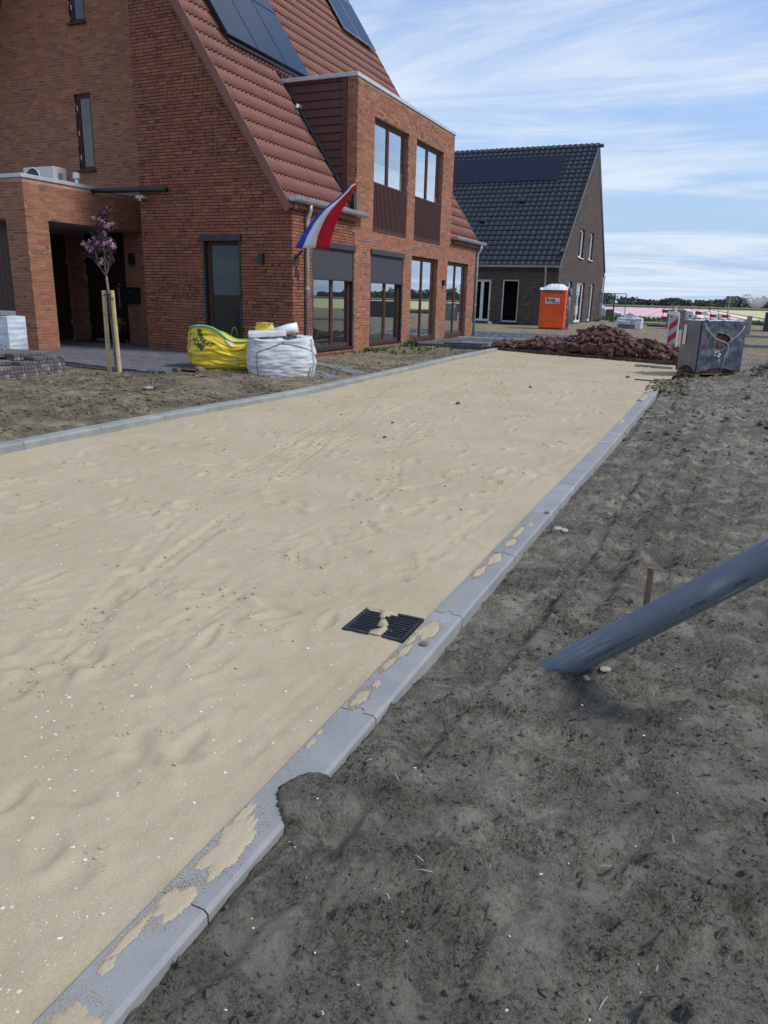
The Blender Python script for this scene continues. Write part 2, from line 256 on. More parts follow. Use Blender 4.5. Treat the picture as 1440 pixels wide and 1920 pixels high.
# ------------------------------------------------------------ mesh helpers
def link(o): scene.collection.objects.link(o)
WM={}
def parent_to(o,p,local=False):
    if p is None: WM[o]=o.matrix_basis.copy(); return
    o.parent=p
    if not local: o.matrix_parent_inverse=WM[p].inverted(); WM[o]=o.matrix_basis.copy()
    else: WM[o]=WM[p]@o.matrix_basis
def tag(o,label=None,cat=None,group=None,kind=None):
    if label: o['label']=label
    if cat: o['category']=cat
    if group: o['group']=group
    if kind: o['kind']=kind
    return o
def thing(name,label,cat,loc,rz=0,group=None):
    o=bpy.data.objects.new(name,None); o.location=loc; o.rotation_euler=(0,0,rz); link(o); o.empty_display_size=.1
    WM[o]=Matrix.Translation(Vector(loc))@Matrix.Rotation(rz,4,'Z'); return tag(o,label,cat,group)
class MB:
    def __init__(s): s.v=[]; s.f=[]; s.mi=[]; s.r=[]
    def add(s,vs,fs,mi=0,r=0.0):
        b=len(s.v); s.v.extend([tuple(x) for x in vs])
        for f in fs: s.f.append(tuple(b+i for i in f)); s.mi.append(mi); s.r.append(r)
        return s
    def hexa(s,c,mi=0,r=0.0):   # c: 4 bottom (ccw from above) then 4 top
        return s.add(c,[(3,2,1,0),(4,5,6,7),(0,1,5,4),(1,2,6,5),(2,3,7,6),(3,0,4,7)],mi,r)
    def box(s,x0,x1,y0,y1,z0,z1,mi=0,r=0.0):
        return s.hexa([(x0,y0,z0),(x1,y0,z0),(x1,y1,z0),(x0,y1,z0),(x0,y0,z1),(x1,y0,z1),(x1,y1,z1),(x0,y1,z1)],mi,r)
    def obox(s,c,A,B,Cc,mi=0,r=0.0):  # centre and half-axis vectors
        c=Vector(c);A=Vector(A);B=Vector(B);Cc=Vector(Cc)
        if A.cross(B).dot(Cc)<0: A=-A
        return s.hexa([c-A-B-Cc,c+A-B-Cc,c+A+B-Cc,c-A+B-Cc,c-A-B+Cc,c+A-B+Cc,c+A+B+Cc,c-A+B+Cc],mi,r)
    def quad(s,a,b,c,d,mi=0,r=0.0): return s.add([a,b,c,d],[(0,1,2,3)],mi,r)
    def tube(s,pts,rad,n=10,mi=0,caps=True,r=0.0):
        pts=[Vector(p) for p in pts]; rads=rad if isinstance(rad,(list,tuple)) else [rad]*len(pts)
        vs=[];fs=[];prev=None
        for i,p in enumerate(pts):
            t=(pts[min(i+1,len(pts)-1)]-pts[max(i-1,0)]).normalized()
            if prev is None:
                a=t.orthogonal().normalized()
            else: a=(prev-t*prev.dot(t)).normalized()
            prev=a; b=t.cross(a)
            for j in range(n):
                q=2*math.pi*j/n; vs.append(p+(a*math.cos(q)+b*math.sin(q))*rads[i])
        for i in range(len(pts)-1):
            for j in range(n):
                k=(j+1)%n; fs.append((i*n+j,i*n+k,(i+1)*n+k,(i+1)*n+j))
        if caps: fs.append(tuple(range(n-1,-1,-1))); fs.append(tuple((len(pts)-1)*n+j for j in range(n)))
        return s.add(vs,fs,mi,r)
    def lathe(s,c,prof,n=20,mi=0):   # prof [(r,z)]
        c=Vector(c); vs=[];fs=[]
        for rr,z in prof:
            for j in range(n):
                q=2*math.pi*j/n; vs.append((c.x+rr*math.cos(q),c.y+rr*math.sin(q),c.z+z))
        for i in range(len(prof)-1):
            for j in range(n):
                k=(j+1)%n; fs.append((i*n+j,i*n+k,(i+1)*n+k,(i+1)*n+j))
        fs.append(tuple(range(n-1,-1,-1))); fs.append(tuple((len(prof)-1)*n+j for j in range(n)))
        return s.add(vs,fs,mi)
    def prism(s,poly,axis,d0,d1,mi=0):  # poly in the two other axes, extruded along axis
        def P(a,b,d): return (d,a,b) if axis=='x' else ((a,d,b) if axis=='y' else (a,b,d))
        n=len(poly); vs=[P(a,b,d0) for a,b in poly]+[P(a,b,d1) for a,b in poly]
        fs=[tuple(range(n-1,-1,-1)),tuple(range(n,2*n))]+[(i,(i+1)%n,n+(i+1)%n,n+i) for i in range(n)]
        return s.add(vs,fs,mi)
    def mesh(s,name,mats):
        me=bpy.data.meshes.new(name); me.from_pydata(s.v,[],s.f)
        for m in (mats if isinstance(mats,(list,tuple)) else [mats]): me.materials.append(m)
        me.polygons.foreach_set('material_index',s.mi)
        if any(s.r):
            a=me.attributes.new('rnd','FLOAT','FACE'); a.data.foreach_set('value',s.r)
        me.update(); return me
    def build(s,name,mats,parent=None,smooth=False,bevel=0,local=False,kind=None,label=None,fix=False,segs=2):
        me=s.mesh(name,mats); 
        if fix:
            import bmesh; bm=bmesh.new(); bm.from_mesh(me); bmesh.ops.recalc_face_normals(bm,faces=bm.faces); bm.to_mesh(me); bm.free()
        if smooth: me.polygons.foreach_set('use_smooth',[True]*len(me.polygons))
        o=bpy.data.objects.new(name,me); link(o); parent_to(o,parent,local)
        if bevel:
            b=o.modifiers.new('bevel','BEVEL'); b.width=bevel; b.segments=segs; b.limit_method='ANGLE'; b.angle_limit=R(40); b.harden_normals=False
        if kind: o['kind']=kind
        if label: o['label']=label
        return o
def np_mesh(name,V,F,mats,rnd=None,mi=None,smooth=False):   # F: (n,k) array
    me=bpy.data.meshes.new(name); V=np.asarray(V,dtype=np.float32); F=np.asarray(F,dtype=np.int32); n,k=F.shape
    me.vertices.add(len(V)); me.vertices.foreach_set('co',V.ravel())
    me.loops.add(n*k); me.loops.foreach_set('vertex_index',F.ravel())
    me.polygons.add(n); me.polygons.foreach_set('loop_start',np.arange(0,n*k,k,dtype=np.int32)); me.polygons.foreach_set('loop_total',np.full(n,k,dtype=np.int32))
    for m in (mats if isinstance(mats,(list,tuple)) else [mats]): me.materials.append(m)
    if mi is not None: me.polygons.foreach_set('material_index',np.asarray(mi,dtype=np.int32))
    me.update(calc_edges=True)
    if rnd is not None:
        a=me.attributes.new('rnd','FLOAT','FACE'); a.data.foreach_set('value',np.asarray(rnd,dtype=np.float32))
    me.polygons.foreach_set('use_smooth',np.full(n,smooth)); me.validate(); return me
def mobj(name,me,parent=None,kind=None,label=None,cat=None,group=None,mat=None,local=False):
    o=bpy.data.objects.new(name,me)
    if mat is not None: o.matrix_basis=mat
    link(o); parent_to(o,parent,local); return tag(o,label,cat,group,kind)
def frame(A,B,Cc,loc,s=(1,1,1)):
    m=Matrix.Identity(4)
    for i in range(3): m[i][0]=A[i]*s[0]; m[i][1]=B[i]*s[1]; m[i][2]=Cc[i]*s[2]; m[i][3]=loc[i]
    return m
def proj(p):
    c=M.T@(np.array(p,float)-[0,0,CAMZ])
    if c[2]<=.05: return None
    return 720+FPX*c[0]/c[2],960+FPX*c[1]/c[2],c[2]
def score(p):   # how large a small piece shows: 0 when out of frame
    q=proj(p)
    if q is None or not(-15<q[0]<1455 and -15<q[1]<1935): return 0
    return 1.0/q[2]
# vectorised gradient noise
_perm=np.random.RandomState(3).permutation(512); _perm=np.concatenate([_perm,_perm]); _ang=np.random.RandomState(4).rand(512)*2*np.pi; _gx=np.cos(_ang); _gy=np.sin(_ang)
def pn(x,y,f=1.0,seed=0):
    x=x*f+seed*17.37; y=y*f+seed*9.11; xi=np.floor(x).astype(int); yi=np.floor(y).astype(int); xf=x-xi; yf=y-yi
    u=xf*xf*xf*(xf*(xf*6-15)+10); v=yf*yf*yf*(yf*(yf*6-15)+10)
    def g(a,b):
        h=_perm[(_perm[(xi+a)&511]+(yi+b))&511]; return _gx[h]*(xf-a)+_gy[h]*(yf-b)
    return ((g(0,0)*(1-u)+g(1,0)*u)*(1-v)+(g(0,1)*(1-u)+g(1,1)*u)*v)*1.41
def fbm(x,y,f,o=4,g=.5,seed=0):
    s=0;a=1
    for i in range(o): s=s+a*pn(x,y,f*2**i,seed+i); a*=g
    return s
def sst(x,a,b):
    t=np.clip((x-a)/(b-a),0,1); return t*t*(3-2*t)

for m_ in (REDC,WHC,BLC):
    nt=m_.node_tree; b=nt.nodes['Principled BSDF']; o=[n for n in nt.nodes if n.type=='OUTPUT_MATERIAL'][0]; k=NT(nt)
    t=k.n('ShaderNodeBsdfTranslucent'); mx=k.n('ShaderNodeMixShader'); mx.inputs[0].default_value=.45
    src=b.inputs['Base Color'].links[0].from_socket; k.l(src,t.inputs[0]); k.l(b.outputs[0],mx.inputs[1]); k.l(t.outputs[0],mx.inputs[2]); k.l(mx.outputs[0],o.inputs[0])

# ============================================================ GROUND
def zt(y): return .15*sst(np.asarray(y,float),6,18)
def plat(y): return .15+.15*sst(np.asarray(y,float),18.2,33)
def road_h(y): y=np.asarray(y,float); return np.where(y<18.2,zt(y),plat(y))
KX_Y=[-6,4.7,6.6,7.9,9.6,14,18.4,30]; KX_X=[-6.10,-6.05,-6.04,-5.96,-5.74,-5.60,-5.62,-5.64]
def kx(y): return np.interp(y,KX_Y,KX_X)
KR0,KR1=-1.140,-.990      # right kerb, inner and outer face
def kr(y): return np.interp(y,[-6,6.2,13.4],[0,0,.08])
YEND=21.5
tracks=[([(-1.95,.6),(-2.32,1.68),(-2.47,2.16),(-3.15,3.55),(-3.65,4.91),(-4.1,6.89),(-4.6,9.5)],.05,.012),
 ([(-1.6,.6),(-2.0,1.43),(-2.63,2.55),(-2.8,3.27),(-3.07,4.31),(-3.4,5.52),(-4.01,7.71),(-5.13,11.64)],.045,.014),
 ([(-2.0,1.0),(-2.16,2.32),(-2.17,3.03),(-2.13,4.11),(-2.41,5.63),(-3.07,7.16),(-3.4,9)],.05,.011),
 ([(-1.86,1.56),(-2.06,2.38),(-2.16,3.62),(-2.4,5)],.03,.008),
 ([(-1.45,3.2),(-1.42,4.6),(-1.40,6.25),(-1.25,7.4),(-1.22,9.42)],.03,.009),
 ([(-1.30,.6),(-1.33,1.6),(-1.30,2.4)],.05,.007),
 ([(-2.6,2.4),(-3.2,5),(-3.9,9),(-4.2,14)],.06,.008)]
def seg_dist(x,y,pts):
    d=np.full(x.shape,9.9)
    for (ax,ay),(bx,by) in zip(pts[:-1],pts[1:]):
        vx,vy=bx-ax,by-ay; t=np.clip(((x-ax)*vx+(y-ay)*vy)/(vx*vx+vy*vy),0,1); d=np.minimum(d,np.hypot(x-ax-t*vx,y-ay-t*vy))
    return d
rs=np.random.RandomState(11)
prints=[]
for i in range(900):
    y=.5+rs.rand()**1.3*19; x=rs.uniform(-5.9,-1.3); q=rs.rand(); prints.append((x,y,rs.uniform(0,6.3),rs.uniform(.05,.15),rs.uniform(.028,.055),rs.uniform(.003,.013)*(.5+q)))
def sand_h(x,y):
    h=road_h(y)-.012
    h=h+.008*fbm(x,y,.7,2,seed=1)+.0035*fbm(x,y,3.6,3,.5,seed=5)+.0030*fbm(x,y,14,3,.6,seed=9)
    for pts,w,dp in tracks:
        d=seg_dist(x,y,pts); tread=1+.5*np.sin(y*55+x*20)
        act=sst(pn(x,y,.9,3),-.35,.1); h=h-dp*.35*np.exp(-(d/w)**2)*act-dp*.95*np.exp(-((d-w*.9)/.014)**2)*act*(.55+.9*pn(x,y,6,13))*tread+dp*.35*np.exp(-((d-w*1.5)/.022)**2)*act*(.5+.9*pn(x,y,9,4))
    for px,py,a,la,lb,dp in prints:
        m=(abs(x-px)<.45)&(abs(y-py)<.45)
        if not m.any(): continue
        dx=x[m]-px; dy=y[m]-py; uu=(dx*math.cos(a)+dy*math.sin(a))/la; vv=(-dx*math.sin(a)+dy*math.cos(a))/lb; r2=uu*uu+vv*vv
        h[m]+=-dp*np.exp(-r2**1.6)+dp*.5*np.exp(-((np.sqrt(r2)-1.45)/.35)**2)*(1+.8*uu)
    edge=np.exp(-((x-(KR0+kr(y)))/.05)**2); h=h-.004*edge+ .010*edge*sst(pn(x,y,1.6,8),.05,.4)
    # drain cover pocket and its sand tongue
    return h
def soil_h(x,y):
    d=x-(KR1+kr(y)); b=road_h(y)
    off=np.where(y<1.6,-.010,np.where(y<20,-.010-.038*sst(y,1.6,3.0),0))+.014*pn(x*0,y,1.3,95); off=off-.035*sst(y,5,9)*(1-sst(y,17,19))
    off=off*(1-sst(d,.10,.7)*.75)-.02*np.exp(-(d/.05)**2)
    h=b+off+.03*sst(d,.3,2)*1
    amp=sst(d,0,.25)*.75+.25
    h=h+amp*(.035*fbm(x,y,1.2,3,seed=21)+.022*fbm(x,y,3.4,4,.55,seed=25))
    rid=1-np.abs(fbm(x,y,7.5,3,.55,seed=31)); h=h+amp*.022*(rid-.6)
    cl=np.maximum(0,fbm(x,y,26,3,.65,seed=41)); zone=sst(fbm(x,y,3.2,3,.6,seed=44),-.15,.35); h=h+.026*cl*(.12+zone)
    h=h+.0075*(.2+zone)*fbm(x,y,55,2,.65,seed=47)+.016*amp*zone*(1-2*np.abs(fbm(x,y,13,2,.5,seed=49)))
    for pts,w,dp in (([(-.93,.7),(-.84,1.6),(-.74,2.4),(-.60,4.2),(-.55,7)],.035,.028),([(-.55,.7),(-.35,1.5),(.1,2.1)],.04,.022),([(-.45,3.4),(-.4,6),(-.2,11)],.07,.03),([(-.20,3.6),(-.12,6),(.1,11)],.06,.025)):
        dd=seg_dist(x,y,pts); h=h-dp*np.exp(-(dd/w)**2)+dp*.7*np.exp(-((dd-w*2)/(w*.8))**2)*(.5+pn(x,y,6,6))
    h=h+.50*np.exp(-(((x-1.55)/.75)**2+((y-16.9)/1.1)**2))*(1+.25*fbm(x,y,3,3,seed=50))
    h=h+.10*np.exp(-(((x+.55)/.5)**2+((y-14.9)/.5)**2))+.085*np.exp(-(((x+.90)/.28)**2+((y-13.75)/.55)**2))
    h=h+.045*np.exp(-(((x+.36)/.13)**2+((y-2.98)/.09)**2))*(1+.5*pn(x,y,14,96))
    inner=(x<(KR1+kr(y)-.008))&(y<13.1); h=np.where(inner,b-.06,h)
    sr=1-(((x+.955)/(.125+.03*pn(x,y,9,92)))**2+((y-1.70)/(.115+.05*pn(x,y,8,93)))**2); sp=(sr>0)
    h=np.where(sp,np.maximum(h,b+.007+.020*np.sqrt(np.maximum(sr,0))+.004*fbm(x,y,30,3,.6,seed=94)),h)
    return h
def yard_h(x,y):
    d=kx(y)-.10-x; t=sst(d,0,1.5)
    near=road_h(y)+.055*(1-sst(y,18,19.5)); h=near*(1-t)+np.maximum(.20,near)*t
    h=h+(.25+.75*sst(d,0,.3))*(.020*fbm(x,y,1.1,3,seed=61)+.014*fbm(x,y,4,4,.55,seed=65)+.012*np.maximum(0,fbm(x,y,17,3,.65,seed=69)))
    flat=sst(-x,7.4,7.9)*sst(y,12.3,13.2)*(1-sst(y,25.5,26)); h=h*(1-flat)+.2*flat
    dr=sst(-x,7.9,8.25)*sst(y,9.3,9.75); h=h*(1-dr)+.155*dr
    return h
def site_h(x,y):
    tl=sst(-x,6.2,7.6); b=plat(y); b=b*(1-tl)+np.maximum(b,.20)*tl
    b=b-.32*sst(y,56,64)
    near=np.clip((y-YEND)/1.0,0,1)
    h=b+near*(.020*fbm(x,y,.5,4,seed=71)+.012*fbm(x,y,2.4,3,seed=75))
    return h
def grid_obj(name,xs,ys,hf,mat,xmap=None,kind='structure',label=None):
    X,Y=np.meshgrid(xs,ys); 
    if xmap is not None: X=xmap(X,Y)
    Z=hf(X.ravel(),Y.ravel()).reshape(X.shape); V=np.stack([X.ravel(),Y.ravel(),Z.ravel()],1)
    nx=len(xs); ny=len(ys); i=np.arange(nx-1)[None,:]+np.arange(ny-1)[:,None]*nx; i=i.ravel()
    F=np.stack([i,i+1,i+nx+1,i+nx],1); me=np_mesh(name,V,F,mat,smooth=True); return mobj(name,me,kind=kind,label=label)
def grade(a,b,d0,d1,p=1.0):
    out=[a]; 
    while out[-1]<b:
        t=(out[-1]-a)/(b-a); out.append(out[-1]+d0+(d1-d0)*t**p)
    out[-1]=b; return np.array(out)
# sand bed of the road: u runs across from kerb to kerb
yS=np.concatenate([grade(-4,.6,.12,.02)[:-1],grade(.6,YEND,.014,.07,.8)])
uS=np.linspace(0,1,290)
GR=(-1.462,-1.155,2.842,3.118)   # drain cover rectangle
def sand_x(X,Y): l=kx(Y)-.07; r=KR0+kr(Y)+.06; r=np.where(Y>13.3,KR1+kr(Y)+.06,r); return l+X*(r-l)
def sand_surface(x,y):
    h=sand_h(x,y)
    ins=(x>GR[0]+.006)&(x<GR[1]+.3)&(y>GR[2]+.004)&(y<GR[3]-.004)
    # sand tongue lying over the cover
    tong=(np.abs(x-(-1.315+.03*np.sin((y-2.84)*22)))<.022+.022*pn(x,y,14,2))|((x<-1.28)&(y>3.09))
    h=np.where(ins&~tong,h-.05,h); h=np.where(ins&tong,road_h(y)+.006,h)
    return h
grid_obj('sand_road_bed',uS,yS,sand_surface,SAND,sand_x)
xR=np.concatenate([grade(-1.125,1.5,.0125,.016)[:-1],grade(1.5,7,.03,.2)])
yR=np.concatenate([grade(-4,.6,.15,.02)[:-1],grade(.6,5.0,.0125,.022)[:-1],grade(5.0,YEND,.022,.07)])
grid_obj('dark_soil_verge',xR,yR,soil_h,SOIL,lambda X,Y:X+kr(Y)*(X<-.9))
uL=np.linspace(0,1,330)**1.25
yL=np.concatenate([grade(-4,4.0,.2,.04)[:-1],grade(4.0,YEND,.03,.05)])
grid_obj('front_yard_soil',uL,yL,yard_h,SOILY,lambda X,Y:(-16.5)+ (1-(1-X)**1.0)*(kx(Y)-.10+16.5) )
xE=np.concatenate([grade(-60,-12,1.2,.2)[:-1],grade(-12,8,.16,.16)[:-1],grade(8,40,.3,1.5)])
yE=grade(YEND,66,.12,.4)
grid_obj('building_site_ground',xE,yE,site_h,SITE)
# outer ground to the horizon, in strips round the detailed part
def strips():
    m=MB(); z0=-.05
    def sheet(x0,x1,y0,y1,z): m.quad((x0,y0,z),(x1,y0,z),(x1,y1,z),(x0,y1,z))
    sheet(-2500,2500,66,2600,-.05); sheet(-2500,-60,YEND,66,-.03); sheet(40,2500,YEND,66,-.03)
    sheet(-2500,-16.5,-300,YEND,.16); sheet(7,2500,-300,YEND,.02); sheet(-16.5,7,-300,-4,0.0)
    return m
strips().build('ground',FIELD,kind='structure')
# green verge between site and field
MB().box(-60,60,55.5,64,-.3,.12).build('grass_verge',GREENF,kind='structure')
# grass tufts on the verge
def tufts(name,n,xr,yr,zf,hr,wr,mat,label,blades=6,lean=.5,seed=1,mask=None):
    r=np.random.RandomState(seed); V=[];F=[]
    for i in range(n):
        for _ in range(20):
            x=r.uniform(*xr); y=r.uniform(*yr)
            if mask is None or mask(x,y): break
        z=float(zf(np.array([x]),np.array([y]))[0])
        for k in range(blades):
            a=r.uniform(0,6.28); h=r.uniform(*hr); w=r.uniform(*wr); bx=x+r.normal()*w*2; by=y+r.normal()*w*2; dx=math.cos(a)*h*lean*r.rand(); dy=math.sin(a)*h*lean*r.rand()
            px,py=-math.sin(a)*w,math.cos(a)*w; b=len(V)
            V+= [(bx-px,by-py,z-.01),(bx+px,by+py,z-.01),(bx+dx*.5+px*.7,by+dy*.5+py*.7,z+h*.6),(bx+dx*.5-px*.7,by+dy*.5-py*.7,z+h*.6),(bx+dx,by+dy,z+h)]
            F+= [(b,b+1,b+2,b+3),(b+3,b+2,b+4,b+4)]
    me=bpy.data.meshes.new(name); me.from_pydata(V,[],[f if f[2]!=f[3] else f[:3] for f in F]); me.materials.append(mat)
    o=bpy.data.objects.new(name,me); link(o); WM[o]=o.matrix_basis.copy(); tag(o,label,'grass',kind='stuff'); return o
tufts('verge_grass',1500,(-12,12),(54.5,60),lambda x,y:x*0+.12,(.15,.55),(.02,.05),GREENF,'long green grass along the edge of the flower field',7,seed=3)
# flower field in long beds
def beds(name,x0,x1,y0,y1,pitch,mat,label,zt_=.30,shear=-.063,step=None):
    m=MB(); n=int((x1-x0)/pitch)
    for i in range(n):
        a=x0+i*pitch; w=pitch*.80
        s0=shear*(y0-62); s1=shear*(y1-62)
        m.hexa([(a+s0,y0,-.2),(a+w+s0,y0,-.2),(a+w+s1,y1,-.2),(a+s1,y1,-.2),(a+.08+s0,y0+.1,zt_),(a+w-.08+s0,y0+.1,zt_),(a+w-.08+s1,y1,zt_),(a+.08+s1,y1,zt_)])
    return tag(m.build(name,mat,kind='stuff'),label,'flower field')
beds('tulip_beds',-46,-3.5,64.5,215,2.0,FLP,'long rows of pink tulips in the field behind the car')
beds('tulip_beds',-1.6,5,64.5,215,2.0,FLW,'long rows of pale pink tulips behind the road barrier')
beds('tulip_beds',5,120,64.5,215,2.0,FLY,'pale yellow flower strip in the field beyond the pink rows')
MB().box(-400,400,330,352,-.2,.25).build('field_margin',GREENF,kind='structure')
# far wood
def treeline():
    r=np.random.RandomState(5); V=[];F=[]
    for i in range(520):
        x=r.uniform(-230,330); y=r.uniform(600,700); H=r.uniform(4.5,7.5)*(1+.35*math.sin(x*.035)+.15*math.sin(x*.13)); W=r.uniform(3,7)
        if 24<x<60 and r.rand()<.8: H*=.55
        for k in range(60):
            a=r.uniform(0,6.28); t=r.rand(); rr=W*math.sqrt(r.rand())*(1-.55*t*t); c=np.array([x+rr*math.cos(a),y+rr*math.sin(a)*.6,H*(.06+.94*t)]); s=r.uniform(.45,1.0)
            u=r.normal(size=3); u/=np.linalg.norm(u); v=np.cross(u,r.normal(size=3)); v/=np.linalg.norm(v); b=len(V)
            V+=[c-u*s-v*s*.7,c+u*s-v*s*.7,c+u*s*.8+v*s*.7,c-u*s*.6+v*s*.8]; F.append((b,b+1,b+2,b+3))
    me=np_mesh('tree_line',np.array(V),np.array(F),TREES); mobj('tree_line',me,kind='stuff',label='dark wood of low trees along the far edge of the field',cat='trees')
treeline()

# ============================================================ small ground debris
def ico_lumps(name,pts,sizes,mat,label,cat,squash=.6,seed=1,jit=.5):
    t=(1+5**.5)/2; iv=np.array([(-1,t,0),(1,t,0),(-1,-t,0),(1,-t,0),(0,-1,t),(0,1,t),(0,-1,-t),(0,1,-t),(t,0,-1),(t,0,1),(-t,0,-1),(-t,0,1)],float); iv/=np.linalg.norm(iv[0])
    fi=np.array([(0,11,5),(0,5,1),(0,1,7),(0,7,10),(0,10,11),(1,5,9),(5,11,4),(11,10,2),(10,7,6),(7,1,8),(3,9,4),(3,4,2),(3,2,6),(3,6,8),(3,8,9),(4,9,5),(2,4,11),(6,2,10),(8,6,7),(9,8,1)])
    r=np.random.RandomState(seed); n=len(pts); P=np.array(pts); S=np.array(sizes)[:,None,None]
    q=iv[None]*(1+jit*r.uniform(-1,1,(n,12,1))); a=r.uniform(0,6.28,n); ca,sa=np.cos(a)[:,None],np.sin(a)[:,None]
    st=r.uniform(.7,1.3,(n,1,3)); q=q*st; x=q[:,:,0]*ca-q[:,:,1]*sa; y=q[:,:,0]*sa+q[:,:,1]*ca
    V=np.stack([x,y,q[:,:,2]*squash],2)*S+P[:,None,:]; F=fi[None]+12*np.arange(n)[:,None,None]
    me=np_mesh(name,V.reshape(-1,3),F.reshape(-1,3),mat); return mobj(name,me,kind='stuff',label=label,cat=cat)
r=np.random.RandomState(21)
def scat(n,xr,yf,hf,sz,sel=None,sink=.3,xf=None):
    y=yf(n); x=r.uniform(xr[0],xr[1],n) if xf is None else xf(y)
    if sel is not None: k=sel(x,y); x=x[k]; y=y[k]
    s=sz(len(x)); z=hf(x,y)+s*sink; return np.stack([x,y,z],1),s
P,S=scat(15000,(-.97,2.2),lambda n:.6+r.rand(n)**1.7*8,soil_h,lambda n:.0022+.0085*r.rand(n)**3.2,lambda x,y:(fbm(x,y,1.6,3,seed=80)+.35*r.rand(len(x)))>-.05)
ico_lumps('soil_clods',P,S,SOIL,'loose crumbs and clods of dark soil right of the kerb','soil clods',.7,1)
def octa_lumps(name,P,S,mat,label,cat,seed):
    r_=np.random.RandomState(seed); ov=np.array([(1,0,0),(-1,0,0),(0,1,0),(0,-1,0),(0,0,1),(0,0,-.6)],float); of=np.array([(0,2,4),(2,1,4),(1,3,4),(3,0,4),(2,0,5),(1,2,5),(3,1,5),(0,3,5)]); n=len(P)
    q=ov[None]*(1+.5*r_.uniform(-1,1,(n,6,1))); a=r_.uniform(0,6.28,n); ca,sa=np.cos(a)[:,None],np.sin(a)[:,None]; st=np.stack([r_.uniform(.8,1.6,n),r_.uniform(.5,.9,n),r_.uniform(.4,.8,n)],1)[:,None,:]; q=q*st
    V=np.stack([q[:,:,0]*ca-q[:,:,1]*sa,q[:,:,0]*sa+q[:,:,1]*ca,q[:,:,2]],2)*np.array(S)[:,None,None]+np.array(P)[:,None,:]; F=of[None]+6*np.arange(n)[:,None,None]
    return mobj(name,np_mesh(name,V.reshape(-1,3),F.reshape(-1,3),mat),kind='stuff',label=label,cat=cat)
P,S=scat(90000,(-.98,2.0),lambda n:.6+r.rand(n)**1.6*6.5,soil_h,lambda n:.0016+.0048*r.rand(n)**2.2,lambda x,y:(fbm(x,y,3.2,3,.6,seed=44)+.5*r.rand(len(x)))>.12,sink=.15)
octa_lumps('soil_crumbs',P,S,SOIL,'fine angular crumbs covering the dug dark soil right of the kerb','soil crumbs',33)
P,S=scat(1500,(-.97,4),lambda n:8+r.rand(n)*9,soil_h,lambda n:.008+.03*r.rand(n)**2.5)
ico_lumps('soil_clods',P,S,SOIL,'larger clods in the dark soil towards the wrapped brick pallet','soil clods',.7,2)
P,S=scat(700,(.6,2.6),lambda n:15.7+r.rand(n)*2.2,soil_h,lambda n:.02+.04*r.rand(n)**2)
ico_lumps('soil_clods',P,S,SOIL,'clods on the heap of soil right of the wrapped brick pallet','soil clods',.7,3)
P,S=scat(9000,(0,1),lambda n:5+r.rand(n)*8.5,yard_h,lambda n:.006+.026*r.rand(n)**3,lambda x,y:((fbm(x,y,.9,3,seed=83)+.5*r.rand(len(x)))>.1)&~((x<-8.1)&(y>9.4)),xf=lambda y:kx(y)-.2-r.rand(len(y))*4.5)
ico_lumps('sandy_clods',P,S,SOILY,'lumps of sandy soil in the front yard left of the road','soil clods',.65,4)
P,S=scat(1500,(0,1),lambda n:13.5+r.rand(n)*6,yard_h,lambda n:.006+.02*r.rand(n)**3,xf=lambda y:kx(y)-.15-r.rand(len(y))**1.6*2.0)
ico_lumps('sandy_clods',P,S,SOILY,'lumps of soil between the kerb and the glazed facade','soil clods',.65,5)
P,S=scat(9000,(-5.8,-1.2),lambda n:.8+r.rand(n)**1.5*13,sand_h,lambda n:.0018+.0040*r.rand(n)**3,sink=.1)
ico_lumps('shell_grit',P,S*1.0,SHELL,'tiny white shell fragments strewn over the road sand','shell fragments',.35,6)
P,S=scat(420,(-.95,2),lambda n:.8+r.rand(n)**1.5*8,soil_h,lambda n:.0018+.003*r.rand(n)**2,sink=.5)
ico_lumps('shell_grit',P,S,SHELL,'white shell and stone flecks on the dark soil','shell fragments',.5,7)
# crumbs thrown up along the wheel tracks
pts=[];sz=[]
for tp,w,dp in tracks[:4]:
    for (ax,ay),(bx,by) in zip(tp[:-1],tp[1:]):
        L=math.hypot(bx-ax,by-ay); cnt=int(L*34)
        for _ in range(cnt):
            t=r.rand(); 
            if pn(np.array([ax+t*(bx-ax)]),np.array([ay+t*(by-ay)]),1.9,12)[0]<.02: continue
            pts.append((ax+t*(bx-ax)+r.normal()*w*1.2,ay+t*(by-ay)+r.normal()*.03)); sz.append(.003+.008*r.rand()**2)
for _ in range(260):
    pts.append((r.uniform(-5.7,-1.4),.9+r.rand()**1.2*17)); sz.append(.003+.012*r.rand()**3)
for (px,py,a,la,lb,dp) in prints[:330]:
    for _ in range(r.randint(3,12)):
        t=a+r.uniform(-.9,.9); pts.append((px+la*1.2*math.cos(t)+r.normal()*.012,py+la*1.2*math.sin(t)+r.normal()*.012)); sz.append(.0025+.008*r.rand()**2)
pts=np.array(pts); sz=np.array(sz); P=np.column_stack([pts,sand_h(pts[:,0].copy(),pts[:,1].copy())+sz*.3])
ico_lumps('sand_crumbs',P,sz,SAND,'crumbs of damp sand along the wheel tracks','sand crumbs',.7,8)
P,S=scat(26,(-5.6,-1.4),lambda n:1.2+r.rand(n)*16,sand_h,lambda n:.004+.008*r.rand(n)**2,sink=.4)
ico_lumps('soil_crumbs',P,S,CLOD,'dark soil crumbs scattered on the pale sand','soil crumbs',.7,9)
P,S=scat(260,(-1.15,-.45),lambda n:13.1+r.rand(n)*2.0,lambda x,y:np.maximum(soil_h(x,y),sand_h(x.copy(),y.copy())),lambda n:.01+.035*r.rand(n)**2)
ico_lumps('sandy_clods',P,S,SOILY,'sandy clods burying the far end of the right kerb','sandy clods',.7,17)
